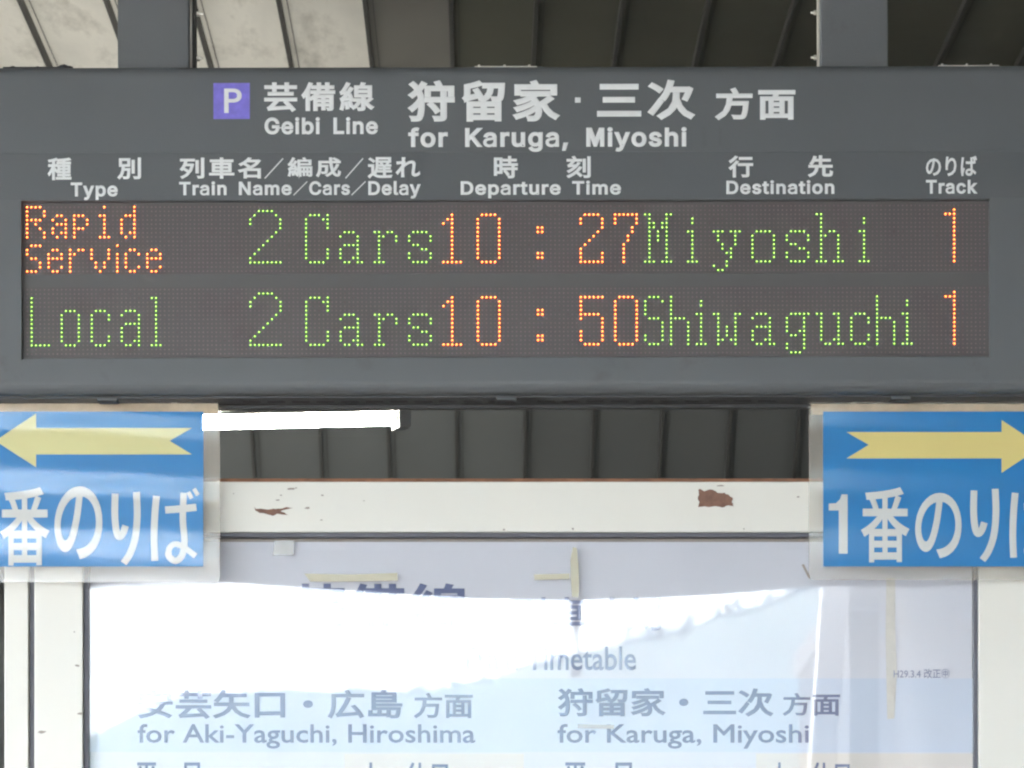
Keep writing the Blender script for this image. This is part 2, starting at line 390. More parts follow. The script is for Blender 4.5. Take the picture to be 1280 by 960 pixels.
# ---------------------------------------------------------------- lettering
GLYPH = json.loads(r'''{",":[188,[[53,-119,38,-119,48,-56,58,8,68,71,91,71,114,71,137,71,119,8,102,-56,84,-119,69,-119]]],"1":[453,[[181,0,76,0,76,18,76,36,76,55,181,55,286,55,391,55,391,36,391,18,391,0,286,0],[250,509,276,509,276,339,276,170,276,0,255,0,234,0,212,0,212,149,212,299,212,448,211,448,210,448,209,448,168,418,127,388,86,358,86,381,86,404,86,427,123,454,161,481,198,509,224,509]]],"C":[510,[[293,-7,267,-7,223,-7,184,4,150,25,116,46,89,76,70,115,50,154,40,201,40,254,40,308,50,354,70,393,89,432,116,462,150,484,184,505,223,516,267,516,293,516,317,512,340,504,363,497,384,486,402,471,420,457,436,439,448,418,460,398,468,374,473,348,451,348,430,348,408,348,404,366,398,381,389,395,381,408,370,419,357,428,345,438,331,444,315,449,300,454,284,456,267,456,236,456,208,448,184,432,159,417,139,394,125,364,111,334,103,297,103,254,103,211,111,175,125,145,140,115,159,92,184,76,209,61,236,53,267,53,284,53,300,55,315,60,331,65,345,71,357,81,370,90,381,101,389,114,398,128,404,143,408,160,430,160,451,160,473,160,469,135,460,111,448,91,436,70,421,52,402,38,384,23,363,12,341,5,318,-3]]],"D":[502,[[271,0,219,0,178,0,137,0,96,0,96,19,96,38,96,57,136,57,175,57,215,57,256,57,291,65,318,81,345,97,366,119,379,149,392,179,399,214,399,255,399,296,392,331,379,361,366,390,346,412,320,428,293,444,260,452,221,452,178,452,136,452,93,452,93,471,93,490,93,509,137,509,181,509,225,509,275,509,317,499,353,478,388,458,415,429,433,391,452,353,462,308,462,255,462,202,452,157,433,119,414,81,387,51,351,31,314,10],[103,509,125,509,125,339,125,170,125,0,103,0,82,0,60,0,60,170,60,339,60,509,82,509]]],"G":[520,[[309,-7,269,-7,223,-7,184,4,149,25,115,46,88,77,69,116,50,155,40,201,40,254,40,308,50,354,69,393,88,432,115,462,149,484,183,505,221,516,265,516,292,516,317,512,340,504,364,496,385,484,403,469,422,454,437,437,449,416,461,396,470,373,474,349,452,349,430,349,408,349,403,365,396,380,387,393,379,406,368,417,356,427,344,436,330,444,315,448,300,453,283,456,265,456,235,456,208,448,183,432,159,417,139,394,125,364,111,334,103,297,103,254,103,211,111,175,125,145,140,115,159,92,184,76,209,61,237,53,269,53,297,53,323,59,345,71,367,83,384,101,396,123,409,146,415,172,415,202,421,201,428,200,434,199,384,199,333,199,283,199,283,218,283,237,283,256,348,256,413,256,478,256,478,237,478,219,478,200,478,158,469,122,451,91,433,60,408,36,377,19,345,2]]],"K":[467,[[146,189,104,145,104,169,104,193,104,216,116,232,128,247,139,261,151,275,162,290,174,303,187,317,199,331,212,344,262,399,313,454,364,509,392,509,420,509,448,509,376,431,304,353,231,276,230,276,229,276,228,276,187,233],[82,0,60,0,60,170,60,339,60,509,82,509,103,509,125,509,125,451,125,392,125,334,124,298,124,261,124,225,124,214,124,204,125,193,125,129,125,64,125,0,103,0],[398,0,372,0,311,86,249,173,188,259,201,276,215,293,228,309,302,206,375,103,449,0,423,0]]],"L":[393,[[160,0,60,0,60,170,60,339,60,509,82,509,103,509,125,509,125,358,125,208,125,57,203,57,282,57,361,57,361,38,361,19,361,0,261,0]]],"M":[628,[[81,0,60,0,60,170,60,339,60,509,91,509,121,509,152,509,193,402,235,294,277,187,280,180,284,170,287,159,291,148,295,136,299,123,303,110,307,97,311,84,315,71,319,59,322,49,317,49,312,49,307,49,310,59,314,70,318,83,322,95,326,108,330,121,334,134,338,147,342,158,346,170,349,179,352,187,394,294,435,402,476,509,507,509,537,509,568,509,568,339,568,170,568,0,547,0,525,0,504,0,504,97,504,194,504,291,504,302,504,314,504,327,505,340,505,354,505,369,505,383,506,398,506,413,506,428,507,443,507,457,509,457,511,457,513,457,508,441,503,426,498,409,492,393,487,378,482,363,477,348,472,334,467,322,463,309,459,299,456,291,418,194,380,97,342,0,323,0,305,0,286,0,248,97,209,194,170,291,167,299,163,309,159,321,155,333,150,346,145,361,140,376,135,391,129,408,124,424,118,441,112,457,114,457,117,457,119,457,119,444,120,431,120,416,120,401,121,387,121,372,121,357,121,342,122,328,122,315,122,302,122,291,122,194,122,97,122,0,101,0]]],"N":[523,[[82,0,60,0,60,170,60,339,60,509,85,509,111,509,136,509,205,400,274,291,343,183,349,174,355,164,363,151,370,138,379,123,388,107,396,90,405,73,414,55,411,55,408,54,405,54,403,72,401,90,401,108,400,126,399,142,399,157,399,172,399,185,399,195,399,300,399,404,399,509,420,509,442,509,463,509,463,339,463,170,463,0,438,0,412,0,387,0,325,97,264,193,202,290,194,303,186,316,177,331,169,345,159,362,148,381,137,400,123,424,108,452,111,453,115,453,119,454,120,428,121,405,122,384,123,362,124,344,124,328,125,312,125,300,125,291,125,194,125,97,125,0,103,0]]],"P":[445,[[82,0,60,0,60,170,60,339,60,509,118,509,177,509,235,509,274,509,307,502,332,487,358,473,377,454,390,430,402,405,409,378,409,348,409,317,402,290,390,265,377,241,358,222,332,207,307,193,274,186,235,186,193,186,151,186,109,186,109,205,109,224,109,242,150,242,191,242,233,242,259,242,281,247,297,256,313,265,325,278,333,294,341,310,344,328,344,348,344,368,341,386,333,402,325,417,313,430,297,439,280,448,259,452,232,452,196,452,160,452,125,452,125,301,125,151,125,0,103,0]]],"T":[449,[[85,452,32,452,32,471,32,490,32,509,160,509,288,509,417,509,417,490,417,471,417,452,363,452,310,452,257,452,257,301,257,151,257,0,235,0,214,0,193,0,193,151,193,301,193,452,139,452]]],"a":[389,[[182,-9,160,-9,136,-9,114,-4,94,5,75,14,59,27,48,45,36,62,30,83,30,108,30,130,35,147,43,161,52,175,63,185,78,193,92,201,108,207,125,211,143,215,160,218,178,220,201,223,219,225,234,227,248,228,258,231,265,235,272,239,276,245,276,255,276,255,276,256,276,257,276,272,273,286,267,297,261,308,252,316,240,322,228,328,213,331,196,331,178,331,162,328,149,322,136,317,126,309,118,301,110,292,104,283,100,274,80,280,61,285,41,291,50,314,62,332,79,346,95,360,113,369,133,375,153,381,173,384,194,384,208,384,223,383,239,379,255,376,271,370,286,360,301,351,313,338,322,320,332,303,337,280,337,251,337,168,337,84,337,0,317,0,297,0,277,0,277,17,277,35,277,52,275,52,274,52,272,52,268,43,261,34,252,25,243,15,230,7,215,1,200,-5],[155,45,170,45,193,45,212,50,228,59,243,68,255,79,263,93,271,107,276,122,276,138,276,155,276,173,276,190,273,187,268,184,259,182,251,180,242,178,231,176,221,174,210,172,200,171,190,170,182,169,175,168,161,166,147,163,134,159,121,154,111,148,103,139,96,131,92,119,92,105,92,92,95,81,102,72,109,63,118,57,130,52,142,48]]],"b":[424,[[261,-8,229,-8,206,-8,187,-4,172,4,158,12,146,21,138,31,129,42,123,51,118,59,116,59,114,59,112,59,112,39,112,20,112,0,92,0,72,0,53,0,53,170,53,339,53,509,73,509,93,509,114,509,114,446,114,382,114,319,115,319,117,319,118,319,123,327,129,336,137,346,145,356,157,365,171,373,186,381,205,384,229,384,261,384,289,376,313,361,337,345,356,322,370,293,383,263,390,229,390,189,390,149,383,114,370,84,356,55,337,32,313,16,289,0],[197,47,220,47,244,47,263,53,279,66,295,78,308,95,316,117,324,138,328,162,328,189,328,216,324,240,316,261,308,282,296,299,280,311,264,324,244,330,220,330,197,330,177,324,161,312,145,300,133,284,125,263,117,242,113,217,113,189,113,161,117,136,125,115,133,94,146,77,162,65,178,53]]],"c":[396,[[226,-8,207,-8,173,-8,143,0,117,16,91,33,71,56,56,85,41,114,34,149,34,187,34,227,41,262,56,291,71,321,91,343,117,360,143,376,173,384,207,384,226,384,243,382,260,377,276,372,292,365,305,356,319,347,330,335,340,322,350,309,357,294,362,277,342,272,322,267,303,262,300,272,296,281,290,289,285,297,278,305,270,311,262,317,253,322,242,325,232,328,220,330,207,330,182,330,161,323,145,310,129,297,116,280,108,258,100,237,96,213,96,187,96,162,100,139,108,117,116,96,129,79,145,66,161,53,182,46,207,46,220,46,232,48,243,52,253,55,263,60,271,66,279,72,286,80,292,89,297,97,301,107,304,117,324,112,343,107,363,102,358,85,351,70,341,56,332,43,320,31,306,21,293,12,277,4,261,-1,244,-6]]],"e":[404,[[238,-8,212,-8,175,-8,143,0,117,16,90,33,70,56,56,85,41,114,34,148,34,187,34,226,41,260,55,290,69,319,89,343,115,359,141,376,171,384,205,384,226,384,246,381,266,374,285,367,303,356,319,341,335,326,348,306,357,282,366,258,371,228,371,194,371,186,371,178,371,169,272,169,174,169,75,169,75,187,75,204,75,221,163,221,250,221,338,221,329,215,319,208,310,202,310,227,306,249,298,269,290,288,278,303,263,314,247,325,228,330,205,330,182,330,163,325,146,313,130,302,118,288,109,270,100,251,96,232,96,211,96,200,96,189,96,178,96,150,101,126,110,106,120,87,134,72,151,61,168,51,189,46,212,46,228,46,241,48,254,53,266,57,277,64,285,73,294,82,301,93,306,105,325,101,345,96,365,91,359,71,349,54,335,39,321,24,303,13,283,4,262,-4]]],"f":[254,[[154,379,228,379,228,362,228,344,228,327,154,327,80,327,6,327,6,344,6,362,6,379,80,379],[101,0,81,0,81,144,81,288,81,432,81,453,86,471,96,486,106,500,119,511,135,519,152,526,169,530,187,530,201,530,213,529,222,527,232,525,238,523,243,521,238,503,233,486,227,468,224,470,220,471,215,472,210,473,203,474,195,474,176,474,163,469,154,460,146,451,142,437,142,419,142,279,142,140,142,0,121,0]]],"g":[425,[[238,-151,207,-151,179,-151,155,-147,134,-140,113,-132,96,-123,82,-110,69,-98,58,-84,51,-69,67,-60,84,-50,101,-41,107,-49,113,-57,122,-66,130,-75,141,-82,154,-88,168,-94,186,-97,207,-97,238,-97,263,-90,282,-75,302,-60,311,-37,311,-6,311,19,311,44,311,68,310,68,308,68,306,68,301,60,295,51,287,41,278,32,267,23,252,16,238,8,219,5,195,5,164,5,137,12,113,27,88,41,69,62,55,90,41,118,34,152,34,191,34,230,41,264,55,293,69,322,88,345,112,361,137,376,165,384,196,384,220,384,239,381,253,373,268,365,280,356,288,346,297,336,303,327,308,319,309,319,311,319,313,319,313,339,313,359,313,379,333,379,353,379,372,379,372,250,372,121,372,-9,372,-42,365,-69,350,-90,335,-111,316,-126,291,-136,266,-146],[181,59,205,59,228,59,248,64,264,75,280,86,292,101,300,121,308,141,312,165,312,193,312,220,308,243,300,264,292,284,280,301,264,312,248,324,228,330,205,330,181,330,161,324,145,312,129,299,117,283,109,262,100,242,96,219,96,193,96,166,100,143,109,123,117,103,129,87,145,76,162,65]]],"h":[410,[[114,249,114,227,114,151,114,76,114,0,93,0,73,0,53,0,53,170,53,339,53,509,73,509,93,509,114,509,114,435,114,361,114,287,110,287,106,287,102,287,114,322,131,347,152,362,174,377,199,384,227,384,253,384,276,379,295,369,315,358,330,342,341,321,352,299,357,273,357,240,357,160,357,80,357,0,337,0,316,0,296,0,296,78,296,157,296,235,296,265,288,288,273,304,258,321,237,329,210,329,192,329,175,325,161,317,146,309,135,298,126,283,118,267]]],"i":[167,[[73,0,53,0,53,126,53,253,53,379,73,379,93,379,114,379,114,253,114,126,114,0,93,0],[95,443,84,443,72,443,62,447,54,455,45,462,41,472,41,483,41,494,45,504,54,512,62,520,72,524,84,524,95,524,106,520,114,512,122,504,126,494,126,483,126,472,122,462,114,455,106,447]]],"k":[381,[[132,158,110,137,110,162,110,187,110,212,113,212,117,212,121,212,175,268,230,323,284,379,310,379,335,379,360,379,301,319,243,259,184,199,182,199,179,199,177,199,155,178],[73,0,53,0,53,170,53,339,53,509,73,509,93,509,114,509,114,339,114,170,114,0,93,0],[320,0,294,0,245,62,197,124,148,186,162,200,177,214,191,229,252,152,312,76,372,0,346,0]]],"l":[189,[[147,-2,139,-2,110,-2,88,5,74,20,60,35,53,57,53,84,53,226,53,367,53,509,73,509,93,509,114,509,114,372,114,235,114,99,114,81,116,69,120,62,125,55,133,52,146,52,152,52,157,52,160,53,164,53,167,54,170,54,173,37,177,20,181,3,175,1,169,0,162,-1,154,-2]]],"m":[610,[[73,0,53,0,53,126,53,253,53,379,72,379,92,379,112,379,112,351,112,323,112,295,111,295,109,295,108,295,113,316,121,332,132,346,144,359,157,369,172,376,187,383,203,386,219,386,247,386,270,378,287,361,305,344,316,322,321,295,318,295,315,295,312,295,317,313,325,329,337,343,349,357,364,367,381,375,398,382,416,386,437,386,459,386,479,381,497,372,515,362,530,348,541,328,551,309,557,285,557,255,557,170,557,85,557,0,536,0,516,0,496,0,496,85,496,169,496,254,496,281,488,301,473,313,457,325,439,330,419,330,402,330,387,327,374,320,362,313,352,303,345,290,339,278,335,263,335,247,335,165,335,82,335,0,315,0,295,0,274,0,274,87,274,173,274,260,274,281,267,298,253,311,239,324,221,330,199,330,185,330,171,327,158,320,144,313,134,303,126,289,118,276,114,258,114,238,114,159,114,79,114,0,93,0]]],"n":[410,[[114,249,114,227,114,151,114,76,114,0,93,0,73,0,53,0,53,126,53,253,53,379,72,379,92,379,112,379,112,349,112,318,112,287,109,287,106,287,102,287,114,322,131,347,152,362,174,377,199,384,227,384,253,384,276,379,295,369,314,358,330,342,341,321,352,299,357,273,357,240,357,160,357,80,357,0,337,0,316,0,296,0,296,78,296,157,296,235,296,265,288,288,273,304,258,321,237,329,210,329,192,329,175,325,161,317,146,309,135,298,126,283,118,267]]],"o":[415,[[242,-8,207,-8,173,-8,143,0,117,16,91,33,71,56,56,85,41,114,34,149,34,187,34,227,41,262,56,291,71,321,91,343,117,360,143,376,173,384,207,384,242,384,273,376,299,360,325,343,345,321,359,291,374,262,381,227,381,187,381,149,374,114,359,85,345,56,325,33,299,16,273,0],[182,46,207,46,233,46,254,53,270,66,287,79,299,96,307,117,315,139,319,162,319,187,319,213,315,236,307,258,299,280,287,297,270,310,254,323,233,330,207,330,182,330,161,323,145,310,129,297,116,280,108,258,100,237,96,213,96,187,96,162,100,139,108,117,116,96,129,79,145,66,161,53]]],"p":[424,[[73,-143,53,-143,53,31,53,205,53,379,72,379,92,379,112,379,112,359,112,339,112,319,114,319,116,319,118,319,123,327,129,336,137,346,145,356,157,365,171,373,186,381,205,384,229,384,261,384,289,376,313,361,337,345,356,322,370,293,383,263,390,229,390,189,390,149,383,114,370,84,356,55,337,32,313,16,289,0,261,-8,229,-8,206,-8,187,-4,173,4,158,12,146,21,138,31,130,42,123,51,118,59,117,59,115,59,114,59,114,-8,114,-76,114,-143,93,-143],[197,47,220,47,244,47,263,53,279,66,295,78,308,95,316,117,324,138,328,162,328,189,328,216,324,240,316,261,308,282,296,299,280,311,264,324,244,330,220,330,197,330,177,324,161,312,145,300,133,284,125,263,117,242,113,217,113,189,113,161,117,136,125,115,133,94,146,77,162,65,178,53]]],"r":[259,[[73,0,53,0,53,126,53,253,53,379,72,379,92,379,112,379,112,360,112,340,112,321,113,321,114,321,115,321,122,340,135,355,152,367,170,379,190,385,213,385,218,385,223,385,229,384,235,384,240,384,243,384,243,363,243,343,243,322,242,323,237,323,230,324,223,325,215,326,207,326,189,326,173,322,159,315,145,307,134,297,126,284,118,270,114,255,114,237,114,158,114,79,114,0,93,0]]],"s":[365,[[211,-8,182,-8,156,-8,133,-4,112,3,92,11,75,23,62,38,49,53,40,72,36,94,55,98,74,102,94,107,99,86,109,70,124,60,139,50,158,45,181,45,208,45,229,51,244,62,260,74,268,87,268,103,268,116,263,127,254,136,245,144,231,151,212,155,191,160,170,165,149,170,115,178,89,191,72,208,55,225,47,247,47,274,47,296,53,315,65,332,77,348,94,361,115,370,136,380,160,384,187,384,213,384,235,380,254,372,272,365,287,353,299,339,310,325,319,309,324,290,305,286,287,281,268,277,263,292,255,304,243,316,230,327,212,333,187,333,165,333,146,327,131,317,116,306,109,293,109,277,109,263,114,252,124,243,134,235,150,228,172,223,191,218,210,214,229,209,264,201,290,188,306,171,323,154,331,133,331,107,331,84,325,64,312,47,300,30,282,16,260,6,237,-3]]],"t":[227,[[138,379,204,379,204,362,204,344,204,327,138,327,72,327,6,327,6,344,6,362,6,379,72,379],[65,345,65,471,85,471,106,471,126,471,126,347,126,222,126,98,126,81,129,69,136,61,143,54,154,50,170,50,174,50,179,50,185,51,191,52,197,53,202,54,206,36,209,19,213,2,207,0,200,-2,192,-3,184,-4,176,-4,168,-4,136,-4,110,4,92,21,74,38,65,62,65,93,65,219]]],"u":[410,[[211,-5,182,-5,157,-5,134,0,115,11,95,21,80,37,69,59,58,80,53,107,53,139,53,219,53,299,53,379,73,379,93,379,114,379,114,301,114,222,114,144,114,114,121,91,137,75,152,58,173,50,200,50,218,50,235,54,249,62,264,70,275,81,283,97,292,112,296,131,296,153,296,228,296,304,296,379,316,379,337,379,357,379,357,253,357,126,357,0,337,0,318,0,298,0,298,31,298,61,298,92,301,92,304,92,307,92,295,57,279,32,257,17,235,2]]],"y":[389,[[51,-140,47,-139,52,-121,57,-103,61,-86,65,-86,68,-87,71,-87,83,-90,94,-91,104,-89,114,-87,122,-82,130,-74,138,-66,145,-53,151,-36,155,-24,159,-13,163,-1,114,126,66,252,17,379,40,379,62,379,84,379,111,305,138,230,165,155,174,132,181,109,187,87,193,64,199,42,206,21,198,21,191,21,184,21,190,42,196,64,202,87,209,110,216,132,224,155,251,230,278,305,305,379,327,379,349,379,371,379,316,234,260,88,204,-58,196,-78,187,-94,177,-107,166,-120,153,-129,139,-136,125,-142,109,-145,91,-145,81,-145,72,-144,65,-143,57,-142]]]}''')

_m = [(50, 0), (50, 509), (148, 509), (266, 168), (384, 509), (480, 509), (480, 0), (420, 0), (420, 395), (288, 0), (242, 0), (110, 395), (110, 0)]
GLYPH['M'] = [530, [[t for p in _m for t in p * 3]]]


def curve_mesh(c, zs):
    ob = bpy.data.objects.new('curve', c)
    COL.objects.link(ob)
    bpy.context.view_layer.update()
    me = bpy.data.meshes.new_from_object(ob.evaluated_get(bpy.context.evaluated_depsgraph_get()))
    bpy.data.objects.remove(ob)
    bpy.data.curves.remove(c)
    return me


def area(a):
    p = [(a[k + 2], a[k + 3]) for k in range(0, len(a), 6)]
    return sum(x0 * y1 - x1 * y0 for (x0, y0), (x1, y1) in zip(p, p[1:] + p[:1])) / 2


def inside(pt, a):
    p = [(a[k + 2], a[k + 3]) for k in range(0, len(a), 6)]
    r = False
    for (x0, y0), (x1, y1) in zip(p, p[1:] + p[:1]):
        if (y0 > pt[1]) != (y1 > pt[1]) and pt[0] < (x1 - x0) * (pt[1] - y0) / (y1 - y0) + x0:
            r = not r
    return r


def sans(t, bold, space=0.0, wspace=0.28):
    """list of curves: overlapping strokes of one letter go to curves of their own"""
    layers = {}
    px = 0
    for ch in t:
        if ch == ' ':
            px += wspace
            continue
        adv, sp = GLYPH[ch]
        sg = 1 if area(max(sp, key=lambda q: abs(area(q)))) > 0 else -1
        outer = [q for q in sp if area(q) * sg > 0]
        holes = [q for q in sp if area(q) * sg <= 0]
        for k, q in enumerate(outer):
            mine = [q] + [h for h in holes if inside((h[2], h[3]), q)]
            layers.setdefault(k, []).extend((s_, px) for s_ in mine)
        px += adv / 1000 + bold + space
    out = []
    for k in sorted(layers):
        c = bpy.data.curves.new('t', 'CURVE')
        c.dimensions = '2D'
        c.fill_mode = 'BOTH'
        c.bevel_depth = bold
        c.bevel_resolution = 0
        c.resolution_u = 4
        for s_, x in layers[k]:
            n = len(s_) // 6
            q = c.splines.new('BEZIER')
            q.bezier_points.add(n - 1)
            q.use_cyclic_u = True
            for i in range(n):
                p = q.bezier_points[i]
                v = [z / 1000 for z in s_[6 * i:6 * i + 6]]
                p.handle_left_type = p.handle_right_type = 'FREE'
                p.co = (v[2] + x, v[3], 0)
                p.handle_left = (v[0] + x, v[1], 0)
                p.handle_right = (v[4] + x, v[5], 0)
        out.append(c)
    return out


def kanji(t, bold, space=1.0, res=3):
    c = bpy.data.curves.new('t', 'FONT')
    c.body = t
    c.size = 1
    c.space_character = space
    c.bevel_depth = bold
    c.bevel_resolution = 0
    c.resolution_u = res
    return c


def write(c, bbox, Y, material, parent, name='lettering', th=0.0008, label=None):
    """lay a lettering curve on the plane at distance Y, filling the pixel box (u0, v0, u1, v1)"""
    vs, fs = [], []
    for k, cv in enumerate(c if isinstance(c, list) else [c]):
        me = curve_mesh(cv, 1)
        n0 = len(vs)
        zz = [v.co.z for v in me.vertices]
        z0, z1 = min(zz), max(zz)
        vs += [(v.co.x, v.co.y, ((v.co.z - z0) / (z1 - z0) if z1 - z0 > 1e-9 else 0) * (1 + 0.25 * k)) for v in me.vertices]
        fs += [[n0 + q for q in p.vertices] for p in me.polygons]
        bpy.data.meshes.remove(me)
    x0, x1 = min(v[0] for v in vs), max(v[0] for v in vs)
    y0, y1 = min(v[1] for v in vs), max(v[1] for v in vs)
    a, b = P(bbox[0], bbox[3], Y), P(bbox[2], bbox[1], Y)
    off = origin(parent)
    me = bpy.data.meshes.new(name)
    me.from_pydata([Vector((a.x + (b.x - a.x) * (x - x0) / (x1 - x0), Y - th * z, a.z + (b.z - a.z) * (y - y0) / (y1 - y0))) - off for x, y, z in vs], [], fs)
    o = link(name, me, material, parent)
    if label:
        o['label'] = label
    return o

# ---------------------------------------------------------------- ground and hills
g = MB().face([(-2500, -2500, -0.25), (2500, -2500, -0.25), (2500, 2500, -0.25), (-2500, 2500, -0.25)]).build('ground', M['gravel'])
g['kind'] = 'structure'
g = MB().box((-9, -6.2, -0.8), (14, 13, 0.0)).build('platform_floor', M['concrete'])
g['kind'] = 'structure'

YG = 5.812            # the case's glass pane; what it mirrors stands behind the viewer


def mirror(u, v, D):
    p = P(u, v, D)
    return Vector((p.x, 2 * YG - p.y, p.z))


ridge = [(-900, 1120), (-400, 1040), (-60, 985), (60, 948), (111, 927), (138, 914), (171, 896), (209, 881), (240, 873), (280, 871), (319, 869),
         (357, 866), (395, 869), (442, 865), (495, 869), (535, 865), (566, 861), (590, 855), (630, 849), (655, 836),
         (695, 827), (736, 817), (777, 810), (800, 803), (840, 793), (880, 783), (900, 773), (950, 760), (985, 746), (1015, 738),
         (1100, 700), (1250, 640), (1500, 590), (2000, 600), (2800, 700), (3600, 900)]


def ridge_v(u):
    for (a, b), (c, d) in zip(ridge, ridge[1:]):
        if a <= u <= c:
            return b + (d - b) * (u - a) / (c - a)
    return ridge[-1][1]


bm = bmesh.new()
rows = []
N = 600
for i in range(N + 1):
    u = -900 + 4500 * i / N
    top = mirror(u, ridge_v(u) - 2 + (random.uniform(-5, 2) if u > 760 else random.uniform(-2.5, 1)), 1000.0)
    row = []
    for k in range(9):
        t = k / 8
        z = -3 + (top.z + 3) * (1 - t) ** 0.8
        y = top.y + t * 330
        nz = noise.noise(Vector((top.x * 0.01, y * 0.012, 3.0))) * 14 * math.sin(math.pi * t)
        row.append(bm.verts.new((top.x, y, z + nz)))
    back = bm.verts.new((top.x, top.y - 350, -3))
    rows.append([back] + row)
for r0, r1 in zip(rows, rows[1:]):
    for k in range(9):
        bm.faces.new((r0[k], r0[k + 1], r1[k + 1], r1[k]))
mb = MB(); mb.bm = bm
g = mb.build('hill', M['hill'], smooth=True)
g['kind'] = 'structure'
# the damp air between here and the hills
hz = MB().box((-2300, -2000, -1.25), (2300, 60, 260)).build('haze', None)
hz['kind'] = 'stuff'
hm = bpy.data.materials.new('haze_air')
hm.use_nodes = True
hm.node_tree.nodes.remove(hm.node_tree.nodes['Principled BSDF'])
hv = hm.node_tree.nodes.new('ShaderNodeVolumePrincipled')
hv.inputs['Color'].default_value = (0.42, 0.72, 1.0, 1)
hv.inputs['Density'].default_value = 0.00021
hv.inputs['Anisotropy'].default_value = 0.2
hm.node_tree.links.new(hv.outputs[0], hm.node_tree.nodes['Material Output'].inputs['Volume'])
hz.data.materials.append(hm)
# the wood on the ridge: clumps of leaf faces
fb = bmesh.new()
for i in range(420):
    u = random.uniform(60, 1100)
    v = ridge_v(u)
    c = mirror(u, v + random.uniform(0, 7), 1000 - random.uniform(0, 4))
    h = random.choice([2.0, 2.5, 3.0, 4.0, 5.0]) * (1.4 if u > 780 else 0.6)
    wd = h * random.uniform(0.3, 0.6)
    for k in range(34):
        d = Vector((random.gauss(0, 0.45) * wd, random.gauss(0, 0.45) * wd, random.uniform(-0.8, 1) * h))
        d.x *= max(0.15, 1 - max(0, d.z / h) * 0.85)
        s = random.uniform(0.35, 0.9)
        q = Matrix.Rotation(random.uniform(0, 6.28), 3, Vector((random.gauss(0, 1), random.gauss(0, 1), random.gauss(0, 1))).normalized())
        fb.faces.new([fb.verts.new(c + d + q @ Vector(p) * s) for p in ((-1, -0.6, 0), (1, -0.6, 0), (0.2, 1, 0.2))])
mb = MB(); mb.bm = fb
fo = mb.build('wood_on_ridge', M['forest'], recalc=False)
fo['kind'] = 'stuff'
tag(fo, 'dark wooded ridge line seen mirrored in the glass of the timetable case', 'wood')

# ---------------------------------------------------------------- station canopy
CZ, BEND, EDGE = 4.4, 8.92, -4.6
PITCH, SK = 0.231, -0.0114
canopy = thing('station_canopy', 'ribbed sheet metal canopy ceiling, olive, left panels coloured paler for lamplight, above the departure board', 'canopy',
               (0, 0, 4.4))


def rib_x(i, Y):
    return 0.043 + i * PITCH + SK * (Y - 9.65)


SLOPE = 1.05
YEND, ZEND = 12.6, CZ - SLOPE * (12.6 - BEND)


def sheet(i, y0, z0, y1, z1, m, gap=0.0):
    a0, a1 = rib_x(i, y0), rib_x(i + 1, y0)
    b0, b1 = rib_x(i, y1), rib_x(i + 1, y1)
    t = Vector((0, 0, 0.012))
    mb = MB()
    n = 6
    # a sheet with the faint camber of pressed metal
    bot = []
    for k in range(n + 1):
        f = k / n
        cam_ = 0.004 * math.sin(math.pi * f)
        bot.append((Vector((a0 + (a1 - a0) * f, y0, z0 + cam_)), Vector((b0 + (b1 - b0) * f, y1, z1 + cam_))))
    vs = [(mb.bm.verts.new(p), mb.bm.verts.new(q)) for p, q in bot]
    for (p, q), (r, s) in zip(vs, vs[1:]):
        mb.bm.faces.new((p, r, s, q))
    up = [(mb.bm.verts.new(p + t), mb.bm.verts.new(q + t)) for p, q in bot]
    for (p, q), (r, s) in zip(up, up[1:]):
        mb.bm.faces.new((q, s, r, p))
    return mb.build('ceiling_panel', m, canopy, smooth=True, recalc=False)


def seam(i, y0, z0, y1, z1):
    mb = MB()
    x0, x1 = rib_x(i, y0), rib_x(i, y1)
    hw, h = 0.0065, 0.020
    pts = []
    for (x, y, z) in ((x0, y0, z0), (x1, y1, z1)):
        nrm = Vector((0, -(z0 - z1), -(y1 - y0))).normalized()
        for dx, dz in ((-hw, -0.004), (-hw * .8, h), (hw * .8, h), (hw, -0.004)):
            pts.append(mb.bm.verts.new(Vector((x + dx, y, z)) + nrm * dz))
    for k in range(3):
        mb.bm.faces.new((pts[k], pts[k + 1], pts[k + 5], pts[k + 4]))
    mb.bm.faces.new(pts[:4]); mb.bm.faces.new(pts[4:])
    # narrow folded lip beside the seam
    for (x, y, z), (xx, yy, zz) in (((x0, y0, z0), (x1, y1, z1)),):
        q = [Vector((x + 0.020, y, z - 0.0035)), Vector((x + 0.0225, y, z - 0.0035)), Vector((xx + 0.0225, yy, zz - 0.0035)), Vector((xx + 0.020, yy, zz - 0.0035))]
        mb.bm.faces.new([mb.bm.verts.new(p) for p in q])
    return mb.build('ceiling_seam', M['seam'], canopy)


YN = 7.0    # from here on the ceiling is seen; nearer, one plain soffit
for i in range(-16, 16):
    m = M['ceil_lamplit'] if i <= -3 else (M['ceil_half_lit'] if i == -2 else M['ceil_dark'])
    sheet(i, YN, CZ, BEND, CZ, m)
    sheet(i, BEND, CZ, YEND, ZEND, M['ceil_far_lit'] if i < 0 else M['ceil_far'])
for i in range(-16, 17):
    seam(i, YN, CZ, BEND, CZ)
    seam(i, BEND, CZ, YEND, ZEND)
xa, xb = rib_x(-16, 8), rib_x(16, 8)
mb = MB()
mb.box((-9, EDGE, CZ), (14, YN - 0.002, CZ + 0.03))
mb.box((-9, YN, CZ), (xa - 0.03, BEND, CZ + 0.03))
mb.box((xb + 0.03, YN, CZ), (14, BEND, CZ + 0.03))
mb.build('soffit', M['ceil_far'], canopy)
mb = MB()
mb.box((-9.2, EDGE - 0.1, CZ + 0.05), (14.2, BEND + 0.1, CZ + 0.12))
